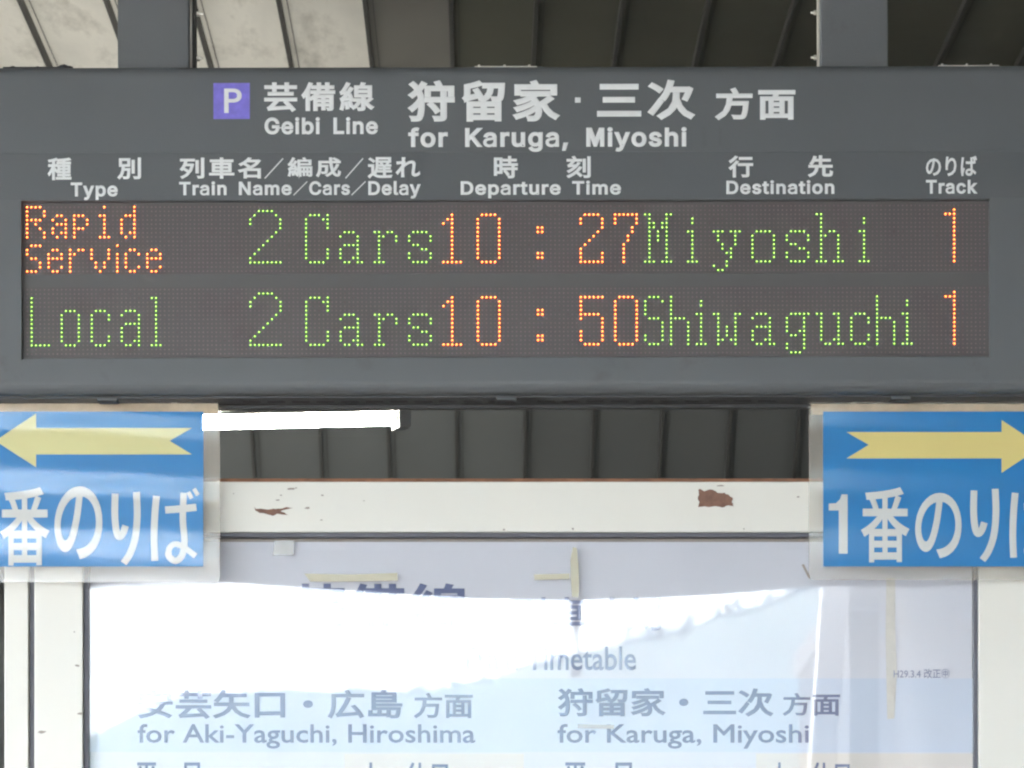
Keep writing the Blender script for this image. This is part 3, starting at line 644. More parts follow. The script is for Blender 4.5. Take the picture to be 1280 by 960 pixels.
mb.prism_x([(BEND + 0.1, CZ + 0.05), (13.0, CZ + 0.05 - SLOPE * (12.9 - BEND)), (13.0, 0), (13.1, 0), (13.1, CZ - 4.0), (BEND + 0.1, CZ + 0.12)], -9.2, 14.2)
mb.build('roof', M['roof_top'], canopy)
# fascia with a sagging lower edge
edge = [(-2200, 731), (110, 732), (200, 727), (280, 727), (400, 735), (500, 742), (600, 747), (700, 749), (800, 747), (900, 742), (1000, 734), (1060, 730), (3400, 730)]
mb = MB()
lo = [mirror(u, v, 2 * YG - EDGE) for u, v in edge]
outl = [Vector((p.x, EDGE - 0.02, p.z)) for p in lo] + [Vector((lo[-1].x, EDGE - 0.02, CZ + 0.12)), Vector((lo[0].x, EDGE - 0.02, CZ + 0.12))]
mb.slab(outl, 0.018)
mb.build('fascia', M['wall_dark'], canopy)

# the mirrored things outside: raking white post, hanging insulator, dark kiosk
pt = thing('raking_post', 'white raking post mirrored as a pale upright streak in the case glass', 'post', (1.6, EDGE - 1.1, 0))
mb = MB()
q0, q1 = mirror(1028, 955, 2 * YG - EDGE + 1.1), mirror(1043, 735, 2 * YG - EDGE + 1.1)
p0, p1 = q0 + (q0 - q1) * (q0.z / (q1.z - q0.z)), q1 + (q1 - q0) * ((5.6 - q1.z) / (q1.z - q0.z))
hw = 0.079
for sgn in (0,):
    v = []
    for p in (p0, p1):
        v += [mb.bm.verts.new(p + Vector(d)) for d in ((-hw, -hw, 0), (hw, -hw, 0), (hw, hw, 0), (-hw, hw, 0))]
    for k in range(4):
        j = (k + 1) % 4
        mb.bm.faces.new((v[k], v[j], v[4 + j], v[4 + k]))
    mb.bm.faces.new(v[:4]); mb.bm.faces.new(v[4:])
mb.build('shaft', M['post_white'], pt)
MB().box((p0.x - 0.15, EDGE - 1.25, 0), (p0.x + 0.15, EDGE - 0.95, 0.03)).build('base_plate', M['steel'], pt)
ci = mirror(720, 748, 2 * YG - EDGE + 0.12)
ins = thing('hanging_insulator', 'small brown porcelain insulator on a wire, mirrored against the sky in the case glass', 'insulator', ci)
mb = MB()
for k in range(5):
    z = ci.z - 0.008 - k * 0.034
    mb.cyl((ci.x, ci.y, z), (ci.x, ci.y, z - 0.018), 0.038, 16, 0.026)
mb.cyl((ci.x, ci.y, ci.z), (ci.x, ci.y, ci.z - 0.18), 0.02, 10)
mb.build('insulator_disc', M['porcelain'], ins)
MB().cyl((ci.x, ci.y, ci.z + 0.1), (ci.x, ci.y, ci.z), 0.006, 8).build('hook', M['dark'], ins)
mb = MB()
for s in (-1, 1):
    mb.cyl((ci.x + s * 0.006, ci.y, ci.z - 0.18), (ci.x + s * 0.02, ci.y, ci.z - 0.42), 0.005, 8)
mb.box((ci.x - 0.03, ci.y - 0.01, ci.z - 0.45), (ci.x + 0.03, ci.y + 0.01, ci.z - 0.40))
mb.build('wire', M['dark'], ins)
KX = (1062 - 640) / F * (2 * YG + 5.9)
ki = thing('waiting_room', 'dark clad waiting room at the canopy edge behind the viewer', 'building', (3.5, -6, 0))
MB().box((KX, -9, 0), (7.5, -5.9, 4.25)).build('wall', M['wall_dark'], ki)
MB().box((KX - 0.02, -9.2, 4.253), (7.7, -5.8, 4.42)).build('roof', M['roof_top'], ki)
d = MB().box((3.2, -5.897, 0.01), (4.1, -5.86, 2.05)).build('door', M['window_dark'], ki)
MB().box((4.0, -5.858, 0.95), (4.04, -5.82, 1.15)).build('handle', M['steel'], d)
MB().box((4.8, -5.897, 0.95), (6.6, -5.87, 2.1)).build('window', M['window_dark'], ki)

sw = thing('added_shade_wall', 'added unseen side wall on the right of the viewer, shading the departure board', 'wall', (2.35, 0, 0))  # unseen wall, added to keep light off the board's right half
MB().box((2.25, EDGE - 1.2, 0), (2.45, 5.2, 4.36)).build('shade_panel', M['wall_dark'], sw)

# ---------------------------------------------------------------- timetable case
YC = 5.80
case = thing('timetable_case', 'cream framed glazed timetable case with chipped paint, under the departure board', 'display case', (0, YC, 0))
sc = YC / F
zt, zl = P(0, 602, YC).z, P(0, 665, YC).z
xl0, xl1 = P(43, 0, YC).x, P(104, 0, YC).x
xr0, xr1 = P(1223, 0, YC).x, P(1286, 0, YC).x
ZB = 1.1
mb = MB()
mb.box((xl1, YC, zl), (xr0, YC + 0.10, zt), 0.002)
tr = mb.build('top_rail', M['cream'], case)
MB().box((xl0, YC - 0.001, ZB), (xl1 - 0.0005, YC + 0.10, zt), 0.002).build('stile', M['cream'], case)
MB().box((xr0 + 0.0005, YC - 0.001, ZB), (xr1, YC + 0.10, zt), 0.002).build('stile', M['cream'], case)
MB().box((xl1, YC, ZB), (xr0, YC + 0.10, ZB + 0.12), 0.002).build('bottom_rail', M['cream'], case)
MB().box((xl0 - 0.004, YC + 0.004, zt + 0.0005), (xr1 + 0.004, YC + 0.13, zt + 0.007)).build('top_cap', M['rust'], case)
mb = MB()
gy = YC + 0.006
mb.box((xl1 + 0.0006, gy, zl - 0.009), (xr0 - 0.0006, YC + 0.05, zl - 0.0006))
mb.box((xl1 + 0.0006, gy, ZB + 0.121), (xl1 + 0.010, YC + 0.05, zl - 0.0145))
mb.box((xr0 - 0.008, gy, ZB + 0.121), (xr0 - 0.0006, YC + 0.05, zl - 0.0145))
mb.build('gasket', M['gasket'], case)
MB().box((xl1 + 0.0105, YG, ZB + 0.122), (xr0 - 0.0085, YG + 0.004, zl - 0.015)).build('glass_pane', M['glass'], case)
YP = YG + 0.012
MB().box((xl1 + 0.001, YP + 0.003, ZB + 0.121), (xr0 - 0.001, YC + 0.099, zl - 0.001)).build('backboard', M['fleck'], case)
mb = MB()
mb.box((xl1 + 0.011, YP, ZB + 0.123), (xr0 - 0.009, YP + 0.0025, zl - 0.016))
po = mb.build('poster', M['poster'], case)
# printed bands
MB().box(P(112, 940, YP - 0.0004), P(1218, 848, YP - 0.0001)).build('blue_band', M['band'], po)
for u0, u1 in ((430, 655), (945, 1218)):
    MB().box(P(u0, 1010, YP - 0.0004), P(u1, 942, YP - 0.0001)).build('buff_band', M['band2'], po)
YI = YP - 0.0012
write(kanji('芸備線', 0.024), (360, 729, 586, 786), YI, M['ink'], po)
write(kanji('列車時刻', 0.02), (638, 746, 826, 789), YI, M['ink2'], po)
write(kanji('Train Timetable', 0.012), (575, 808, 795, 838), YI, M['ink2'], po)
write(kanji('安芸矢口・広島', 0.024), (172, 862, 503, 899), YI, M['ink'], po)
write(kanji('方面', 0.02), (517, 866, 591, 898), YI, M['ink'], po)
write(kanji('for Aki-Yaguchi, Hiroshima', 0.012), (172, 905, 594, 936), YI, M['ink'], po)
write(kanji('狩留家・三次', 0.024), (697, 860, 967, 896), YI, M['ink'], po)
write(kanji('方面', 0.02), (978, 866, 1050, 895), YI, M['ink'], po)
write(kanji('for Karuga, Miyoshi', 0.012), (697, 905, 1011, 936), YI, M['ink'], po)
write(kanji('H29.3.4 改正㊥', 0.006), (1117, 836, 1187, 848), YI, M['ink2'], po)
write(kanji('平　日', 0.02), (170, 953, 250, 985), YI, M['ink'], po)
write(kanji('土・休日', 0.02), (450, 953, 560, 985), YI, M['ink'], po)
write(kanji('平　日', 0.02), (705, 953, 790, 985), YI, M['ink'], po)
write(kanji('土・休日', 0.02), (962, 953, 1062, 985), YI, M['ink'], po)


def strip(pts, Y, name, m, parent, th=0.0002, label=None):
    o = MB().slab([P(u, v, Y) for u, v in pts], th).build(name, m, parent)
    if label:
        o['label'] = label
    return o


YT = YG - 0.0006     # old tape on the outside of the glass
strip([(380, 717), (440, 718), (497, 716), (497, 726), (440, 727), (388, 727)], YT, 'tape', M['tape'], case)
strip([(667, 718), (712, 717), (712, 724), (668, 725)], YT, 'tape', M['tape'], case)
strip([(713, 700), (716, 684), (721, 685), (723, 705), (724, 728), (723, 747), (715, 746), (714, 730)], YT, 'tape', M['tape'], case)
strip([(343, 676), (368, 676), (367, 694), (341, 694)], YT, 'tape', M['tape2'], case)
strip([(722, 905), (768, 906), (767, 911), (722, 910)], YT, 'tape', M['tape2'], case)
strip([(1108, 722), (1119, 722), (1119, 780), (1121, 840), (1118, 898), (1109, 899), (1108, 850), (1107, 790)], YP - 0.0018, 'tape_stain', M['stain'], po)


def blot(cu, cv, ru, rv, n=14, jag=0.35):
    out = []
    for k in range(n):
        a = 2 * math.pi * k / n
        r = 1 + random.uniform(-jag, jag)
        out.append((cu + ru * r * math.cos(a), cv + rv * r * math.sin(a)))
    return out


def rough(pts, j=0.9):
    out = []
    for (x0, y0), (x1, y1) in zip(pts, pts[1:] + pts[:1]):
        for f in (0, 0.33, 0.66):
            out.append((x0 + (x1 - x0) * f + random.uniform(-j, j), y0 + (y1 - y0) * f + random.uniform(-j, j) * 0.6))
    return out


YF = YC - 0.0007
strip(rough([(317, 633), (320, 636), (326, 636), (334, 637), (342, 636), (350, 636), (358, 634), (366, 635), (357, 637), (351, 639), (356, 641), (360, 644),
       (352, 643), (347, 642), (341, 645), (332, 642), (325, 641), (319, 638)], 0.5), YF, 'paint_chip', M['chip'], tr)
strip(rough([(873, 611), (880, 614), (887, 612), (893, 613), (897, 616), (905, 616), (912, 620), (916, 623), (915, 628), (917, 633), (910, 632), (903, 634), (894, 633),
       (886, 634), (880, 633), (873, 634), (874, 627), (872, 622), (874, 617)], 1.0), YF, 'paint_chip', M['chip'], tr)
for cu, cv, ru, rv in ((364, 611, 5, 1.6), (370, 610, 2, 1), (384, 635, 4, 1.8), (347, 625, 3, 1), (403, 619, 2, 1.4), (351, 619, 1.5, 1), (998, 621, 2, 1.2),
                       (402, 650, 2, 1), (630, 662, 2, 1.5), (716, 661, 2, 2), (292, 617, 1.2, 1), (455, 626, 1.5, .7), (930, 661, 1.5, 1), (900, 607, 6, 1)):
    strip(blot(cu, cv, ru * 0.8, rv * 0.8), YF, 'paint_chip', M['fleck'], tr)
st = [o for o in case.children if o.name.startswith('stile')][0]
for cu, cv, ru, rv in ((52, 915, 5, 2), (97, 832, 3, 1.4), (100, 892, 3, 1.5), (93, 790, 1.0, .8)):
    strip(blot(cu, cv, ru, rv), YC - 0.0017, 'paint_chip', M['fleck'], st)

sp = thing('steel_post', 'cream painted narrow steel post standing just left of the timetable case', 'post', (P(23, 0, YC).x, YC, 0))
MB().box((P(5, 0, YC).x, YC + 0.004, 0), (P(35, 0, YC).x, YC + 0.06, P(0, 520, YC).z), 0.002).build('shaft', M['cream'], sp)
MB().box((P(-8, 0, YC).x, YC - 0.02, 0.0), (P(42, 0, YC).x, YC + 0.09, 0.012)).build('base_plate', M['steel'], sp)
MB().box((P(36, 0, YC).x, YC + 0.012, 0), (P(42.2, 0, YC).x, YC + 0.05, P(0, 530, YC).z)).build('gap_shade_strip', M['gasket'], sp)  # dark strip set in the gap to give it shade
for x0, x1 in ((xl0, xl1), (xr0, xr1)):
    MB().box((x0 + 0.01, YC + 0.01, 0), (x1 - 0.01, YC + 0.09, ZB - 0.001)).build('leg', M['cream'], case)

# ---------------------------------------------------------------- departure board
YB = 5.70
bd = thing('departure_board', 'wide dark grey departure board with white headings and orange and green LED text', 'departure board', P(640, 490, YB))
BX0, BX1 = P(-70, 0, YB).x, P(1350, 0, YB).x
zT, zB = P(0, 80, YB).z, P(0, 490, YB).z
zwT, zwB = P(0, 250, YB).z, P(0, 447.5, YB).z
xw0, xw1 = P(27, 0, YB).x, P(1237.5, 0, YB).x
DEP = 0.115
REC = 0.012


def arc(cy, cz, r, a0, a1, n=6):
    return [(cy + r * math.cos(math.radians(a0 + (a1 - a0) * k / n)), cz + r * math.sin(math.radians(a0 + (a1 - a0) * k / n))) for k in range(n + 1)]


mb = MB()
rt, rb = 0.022, 0.022
# upper band (rounded top), lower band (rounded lip), cheeks, and the body behind
mb.prism_x([(YB, zwT)] + arc(YB + rt, zT - rt, rt, 180, 90)[0:] + [(YB + DEP, zT), (YB + DEP, zwT)], BX0, BX1)
mb.prism_x([(YB, zwB)] + arc(YB + rb, zB + rb, rb, 180, 270) + [(YB + DEP, zB), (YB + DEP, zwB)], BX0, BX1)
mb.box((BX0, YB, zwB), (xw0, YB + DEP, zwT))
mb.box((xw1, YB, zwB), (BX1, YB + DEP, zwT))
bmesh.ops.remove_doubles(mb.bm, verts=mb.bm.verts, dist=0.00005)
body = mb.build('housing', M['board'], bd)
MB().box((xw0, YB + REC + 0.0012, zwB), (xw1, YB + DEP - 0.01, zwT)).build('display_back', M['led_gap'], bd)
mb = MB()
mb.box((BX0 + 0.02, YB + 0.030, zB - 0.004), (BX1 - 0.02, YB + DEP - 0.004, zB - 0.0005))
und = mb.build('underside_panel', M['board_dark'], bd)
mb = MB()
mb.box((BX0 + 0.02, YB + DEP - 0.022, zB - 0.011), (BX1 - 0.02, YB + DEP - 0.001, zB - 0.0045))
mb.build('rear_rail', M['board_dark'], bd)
mb = MB()
for k in range(22):
    u = 300 + k * 31
    if 615 < u < 655:
        continue
    p = P(u, 490, YB)
    mb.box((p.x, YB + 0.060, zB - 0.0050), (p.x + 0.036, YB + 0.070, zB - 0.0042))
mb.build('vent_slots', M['dark'], und)
for u in (132, 633, 1128):
    p = P(u, 490, YB)
    c = MB().box((p.x - 0.021, YB + 0.024, zB - 0.012), (p.x + 0.021, YB + 0.052, zB - 0.0042), 0.003).build('latch', M['dark'], bd)
    MB().box((p.x - 0.019, YB + 0.022, zB - 0.010), (p.x + 0.019, YB + 0.0238, zB - 0.006)).build('latch_lip', M['board'], c)

# sign faces, a millimetre proud of the housing
YS = YB - 0.0014
a, b = P(-66, 190, YS), P(1346, 95, YS)
np_ = MB().box((a.x, YS, a.z), (b.x, YB - 0.0002, b.z), 0.0005).build('name_panel', M['panel'], bd)
a, b = P(-66, 248.5, YS), P(1346, 191, YS)
hp = MB().box((a.x, YS, a.z), (b.x, YB - 0.0002, b.z), 0.0005).build('heading_panel', M['panel2'], bd)
YL = YS - 0.0003
W = M['white']
sq = MB().slab([P(267.5, 148, YL), P(313, 148, YL), P(313, 103, YL), P(267.5, 103, YL)], 0.0002).build('purple_square', M['purple'], np_)
write(kanji('P', 0.008, 1, 6), (281, 110, 303, 140.5), YL - 0.0003, W, np_)
write(kanji('芸備線', 0.030, 1.18), (331, 102, 469, 139.5), YL, W, np_)
write(sans('Geibi Line', 0.027, 0.016, 0.36), (331.5, 146, 474, 167.5), YL, W, np_)
write(kanji('狩留家', 0.034, 1.2), (510, 100, 701, 152), YL, W, np_)
MB().slab([P(719.5, 128.5, YL), P(726.5, 128.5, YL), P(726.5, 122, YL), P(719.5, 122, YL)], 0.0002).build('lettering', W, np_)
write(kanji('三次', 0.034, 1.2), (747, 100, 870, 150.5), YL, W, np_)
write(kanji('方面', 0.034, 1.18), (894, 110, 995, 151), YL, W, np_)
write(sans('for Karuga, Miyoshi', 0.028, 0.02, 0.40), (511, 159, 859, 190), YL, W, np_)
for u0, u1, v0, v1 in ((878, 884, 158, 184), (899, 903, 160, 183)):
    MB().slab([P(u0, v1, YL), P(u1, v1, YL), P(u1, v0, YL), P(u0, v0, YL)], 0.0002).build('sticker_residue', M['ghost'], np_)
for t, u0, v0, u1, v1, k, sp_ in (('種', 60, 196, 90, 224, 0.028, 1), ('別', 147, 196, 177, 223.5, 0.028, 1),
                                 ('列車名', 225, 196, 327, 223, 0.028, 1.2), ('／', 331, 197, 355, 223, 0.008, 1), ('編成', 360, 196, 427, 223.5, 0.026, 1.2),
                                 ('／', 432, 197, 455, 223, 0.008, 1), ('遅れ', 460, 196, 526, 223, 0.026, 1.2),
                                 ('時', 618, 195, 648, 223, 0.028, 1), ('刻', 708.5, 195, 739, 223, 0.028, 1),
                                 ('行', 911, 195, 942, 222.5, 0.030, 1), ('先', 1010, 195, 1042, 222.5, 0.030, 1),
                                 ('のりば', 1158, 196, 1222, 221.5, 0.024, 1)):
    write(kanji(t, k, sp_), (u0, v0, u1, v1), YL, W, hp)
for t, u0, v0, u1, v1 in (('Type', 89, 227, 148.5, 249), ('Train Name', 224.5, 226, 366, 243.5), ('Cars', 387, 226, 438, 243.5),
                          ('Delay', 461, 226, 526.5, 248), ('Departure Time', 576.5, 226, 777.5, 247.8), ('Destination', 908.5, 226, 1043.5, 243.5),
                          ('Track', 1158, 226, 1222.5, 243.5)):
    write(sans(t, 0.026, 0.018, 0.36), (u0, v0, u1, v1), YL, W, hp)
for u0, u1 in ((367, 385), (439.5, 458)):
    write(kanji('／', 0.012), (u0, 226, u1, 244), YL, W, hp)

# LED display: two matrices of 224 x 16 dots
YM = YB + REC
DX, U0 = 5.364, 34.4
V1, V2 = 257.9, 361.0


def glyph_rows(spec, dx=0):
    """'row:cols' pairs; cols as a-b ranges or single numbers, rows as a-b ranges too"""
    out = []
    for item in spec.split():
        r, cs = item.split(':')
        rr = r.split('-')
        rr = range(int(rr[0]), int(rr[-1]) + 1)
        for c in cs.split(','):
            cc = c.split('-')
            for q in range(int(cc[0]), int(cc[-1]) + 1):
                for k in rr:
                    out.append((q + dx, k))
    return out


G = {}
G['R'] = '0:0-3 1-2:0,4 3:0-3 4:0,2 5:0,3 6-7:0,4'
G['a_'] = '2:1,2 3:0,3 4:1-3 5:0,3 6:0,2,3 7:1,3'
G['p_'] = '2:0-2 3-4:0,3 5:0-2 6-7:0'
G['i_'] = '0:1 2:0,1 3-6:1 7:0-2'
G['d_'] = '0-1:3 2:1-3 3-5:0,3 6:0,2,3 7:1,3'
G['S_'] = '9:1-3 10-11:0 12:1,2 13-14:3 15:0-2'
G['e_'] = '10:1,2 11:0,3 12:0-3 13:0 14:0,3 15:1,2'
G['r_'] = '10:0,2,3 11:0,1 12-15:0'
G['v_'] = '10-12:0,4 13-14:1,3 15:2'
G['j_'] = '9:0 11-15:0'
G['c_'] = '10:1,2 11:0,3 12-13:0 14:0,3 15:1,2'
G['2w'] = '1:2-5 2:1,6 3-4:0,7 5:7 6:6 7:5 8:4 9:3 10:2 11:1 12:0 13:0-7'
G['C'] = '2:1-3,5 3:0,4,5 4-5:0,5 6-9:0 10-12:0,5 13:1-4'
G['a'] = '6:1-3 7:0,4 8:4 9:1-4 10-11:0,4 12:0,3,4 13:1,2,4,5'
G['r'] = '6:0,1,3,4 7:1,2,5 8:1,5 9-12:1 13:0-2'
G['s'] = '6:1-4 7-8:0,5 9:1,2 10:3,4 11-12:0,5 13:1-4'
G['1'] = '2:2 3:1,2 4:0,2 5-12:2 13:0-4'
G['0'] = '2:1-4 3-12:0,5 13:1-4'
G[':'] = '5-6:0,1 11-12:0,1'
G['2'] = '2:1-4 3-4:0,5 5:5 6:4 7:3 8:2 9:1 10:0 11-12:0,5 13:0-5'
G['7'] = '2:0-5 3-4:0,5 5-6:4 7-8:3 9-13:2'
G['5'] = '2:0-5 3-5:0 6:0-4 7:0,5 8-9:5 10-12:0,5 13:1-4'
G['M'] = '2:0,1,5,6 3:1,5 4-5:1,2,4,5 6-8:1,3,5 9-12:1,5 13:0-2,4-6'
G['i'] = '3-4:1 6:0,1 7-12:1 13:0-2'
G['y'] = '6:0-2,4-6 7-8:1,5 9:2,5 10:2,4 11:3,4 12:4 13:3 14:0,3 15:1,2'
G['o'] = '6:1-4 7-12:0,5 13:1-4'
G['h'] = '2:0,1 3-5:1 6:1,3,4 7:1,2,5 8-12:1,5 13:0-2,4-6'
G['T1'] = '1:2 2:0-2 3-13:2'
G['L'] = '2-12:0 13:0-4'
G['lo'] = '5:1-3 6-12:0,4 13:1-3'
G['lc'] = '5:1-3 6-7:0,4 8-10:0 11-12:0,4 13:1-3'
G['la'] = '5:1-3 6:0,4 7:4 8:1-4 9-11:0,4 12:0,3,4 13:1,2,4'
G['ll'] = '2:0,1 3-12:1 13:0-2'
G['S'] = '2:1-3 3:0,4 4-6:0 7:1-3 8-10:4 11-12:0,4 13:1-3'
G['hs'] = '2-13:0 7:0-3 8-13:4'
G['w'] = '6:0,1,5,6 7-8:1,5 9-11:1,3,5 12:1,2,4,5 13:1,5'
G['g'] = '6:1-5 7-9:0,4 10:0,3,4 11:1,2,4 12:4 13-14:0,4 15:1-3'
G['u'] = '6:0,1,4,5 7-11:1,5 12:1,4,5 13:2,3,5,6'
G['cs'] = '6:1-3 7-8:0,4 9-10:0 11-12:0,4 13:1-3'
ROW1 = [('orange', [('R', 0), ('a_', 6), ('p_', 11), ('i_', 17), ('d_', 22)]),
        ('orange', [('S_', 0), ('e_', 5), ('r_', 10), ('v_', 15), ('j_', 21), ('c_', 23), ('e_', 28)]),
        ('green', [('2w', 52)]), ('green', [('C', 65), ('a', 73), ('r', 81), ('s', 89)]),
        ('orange', [('1', 97), ('0', 105), (':', 119), ('2', 129), ('7', 137)]),
        ('green', [('M', 144), ('i', 154), ('y', 160), ('o', 169), ('s', 177), ('h', 184), ('i', 194)]), ('orange', [('T1', 214)])]
ROW2 = [('green', [('L', 1), ('lo', 8), ('lc', 15), ('la', 22), ('ll', 29)]),
        ('green', [('2w', 52)]), ('green', [('C', 65), ('a', 73), ('r', 81), ('s', 89)]),
        ('orange', [('1', 97), ('0', 105), (':', 119), ('5', 129), ('0', 137)]),
        ('green', [('S', 144), ('hs', 150), ('i', 156), ('w', 160), ('a', 169), ('g', 177), ('u', 184), ('cs', 192), ('hs', 198), ('i', 204)]),
        ('orange', [('T1', 214)])]


def dome(bm, c, r, core, seg=10):
    """a low lens: sloping rim (material 1) and a cap (material 0)"""
    rings = []
    for rr, y in ((r, 0.0), (r * 0.86, r * 0.45), (r * core, r * 0.62)):
        rings.append([bm.verts.new((c.x + rr * math.cos(2 * math.pi * k / seg), c.y - y, c.z + rr * math.sin(2 * math.pi * k / seg))) for k in range(seg)])
    for a_, b_ in zip(rings, rings[1:]):
        for k in range(seg):
            j = (k + 1) % seg
            f = bm.faces.new((a_[k], a_[j], b_[j], b_[k]))
            f.material_index = 1
    bm.faces.new(rings[-1]).material_index = 0


for V0, rows_, (va, vb) in ((V1, ROW1, (252.5, 342)), (V2, ROW2, (358, 446))):
    a, b = P(28, vb, YM), P(1236.5, va, YM)
    mx_ = MB().box((a.x, YM, a.z), (b.x, YM + 0.001, b.z)).build('led_matrix', M['led_face'], bd)
    lit = set()
    for colr, letters in rows_:
        for key, cx in letters:
            bm = bmesh.new()
            for c, r in glyph_rows(G[key], cx):
                if (c, r) in lit:
                    continue
                lit.add((c, r))
                dome(bm, P(U0 + c * DX, V0 + r * 5.355, YM), 0.0026, 0.58)
            me = bpy.data.meshes.new('lit_letter')
            bmesh.ops.recalc_face_normals(bm, faces=bm.faces)
            off = origin(mx_)
            for v in bm.verts:
                v.co -= off
            bm.to_mesh(me); bm.free()
            o = link('lit_letter', me, None, mx_)
            me.materials.append(M['or_core' if colr == 'orange' else 'gr_core'])
            me.materials.append(M['or_rim' if colr == 'orange' else 'gr_rim'])
            o['label'] = 'letter of lit %s LED dots' % colr
    bm = bmesh.new()
    for c in range(224):
        for r in range(16):
            if (c, r) in lit:
                continue
            p = P(U0 + c * DX, V0 + r * 5.355, YM - 0.0004)
            rr = 0.0017
            bm.faces.new([bm.verts.new((p.x + rr * math.cos(k * math.pi / 3), p.y, p.z + rr * math.sin(k * math.pi / 3))) for k in range(6)])
    mb = MB(); mb.bm = bm
    o = mb.build('unlit_dots', M['led_off'], mx_, recalc=False)
    o['kind'] = 'stuff'

# hanger posts up to the ceiling, with flange and bolts
for u0, u1, fl, ub in ((148, 237, 240, 244.5), (1027, 1111, 1024.5, 1018)):
    x0, x1 = P(u0, 0, YB + 0.03).x, P(u1, 0, YB + 0.03).x
    h = MB().box((x0, YB + 0.03, zT - 0.004), (x1, YB + 0.09, CZ - 0.003), 0.002).build('hanger_post', M['board'], bd)
    xf = P(fl, 0, YB + 0.05).x
    s = 1 if fl > u1 else -1
    xe = x1 if s > 0 else x0
    MB().box((min(xe + s * 0.0006, xe + s * 0.004), YB + 0.045, zT + 0.001), (max(xe + s * 0.0006, xe + s * 0.004), YB + 0.07, CZ - 0.004)).build('flange', M['steel'], h)
    if s > 0:
        MB().box((xe + 0.005, YB + 0.05, zT + 0.001), (xe + 0.012, YB + 0.07, CZ - 0.004)).build('cable_pipe', M['seam'], h)
    xe2 = xe + s * (0.0125 if s > 0 else 0.0045)
    for v in (15, 71, -60, -120):
        z = P(0, v, YB + 0.05).z
        mb = MB()
        mb.cyl((xe2, YB + 0.058, z), (xe2 + s * 0.007, YB + 0.058, z), 0.0052, 6)
        mb.cyl((xe2 + s * 0.007, YB + 0.058, z), (xe2 + s * 0.013, YB + 0.058, z), 0.0026, 8)
        mb.build('bolt', M['bolt'], h)
for u0, u1 in ((594, 672), (1176, 1252)):
    x0, x1 = P(u0, 0, YB).x, P(u1, 0, YB).x
    t = MB().box((x0, YB + 0.022, zT + 0.0005), (x1, YB + 0.05, zT + 0.0035)).build('mounting_tab', M['steel'], bd)
    mb = MB()
    for f in (0.07, 0.48, 0.88):
        mb.cyl((x0 + (x1 - x0) * f, YB + 0.03, zT + 0.0036), (x0 + (x1 - x0) * f, YB + 0.03, zT + 0.0085), 0.0026, 8)
    mb.build('peg', M['steel'], t)
mb = MB()
x0, x1 = P(2, 0, YB).x, P(82, 0, YB).x
mb.box((x0, YB + 0.022, zT + 0.0005), (x1, YB + 0.05, zT + 0.004))
for u, r in ((14, 0.006), (45, 0.005), (78, 0.010), (85, 0.006), (72, .005)):
    p = P(u, 0, YB)
    mb.ball((p.x, YB + 0.03, zT + 0.004), r, 1, (1.3, 1, 0.8))
mb.build('debris', M['dark'], bd)  # dark lumps of debris lying on the board's top edge
bd.rotation_euler.y = -0.0021

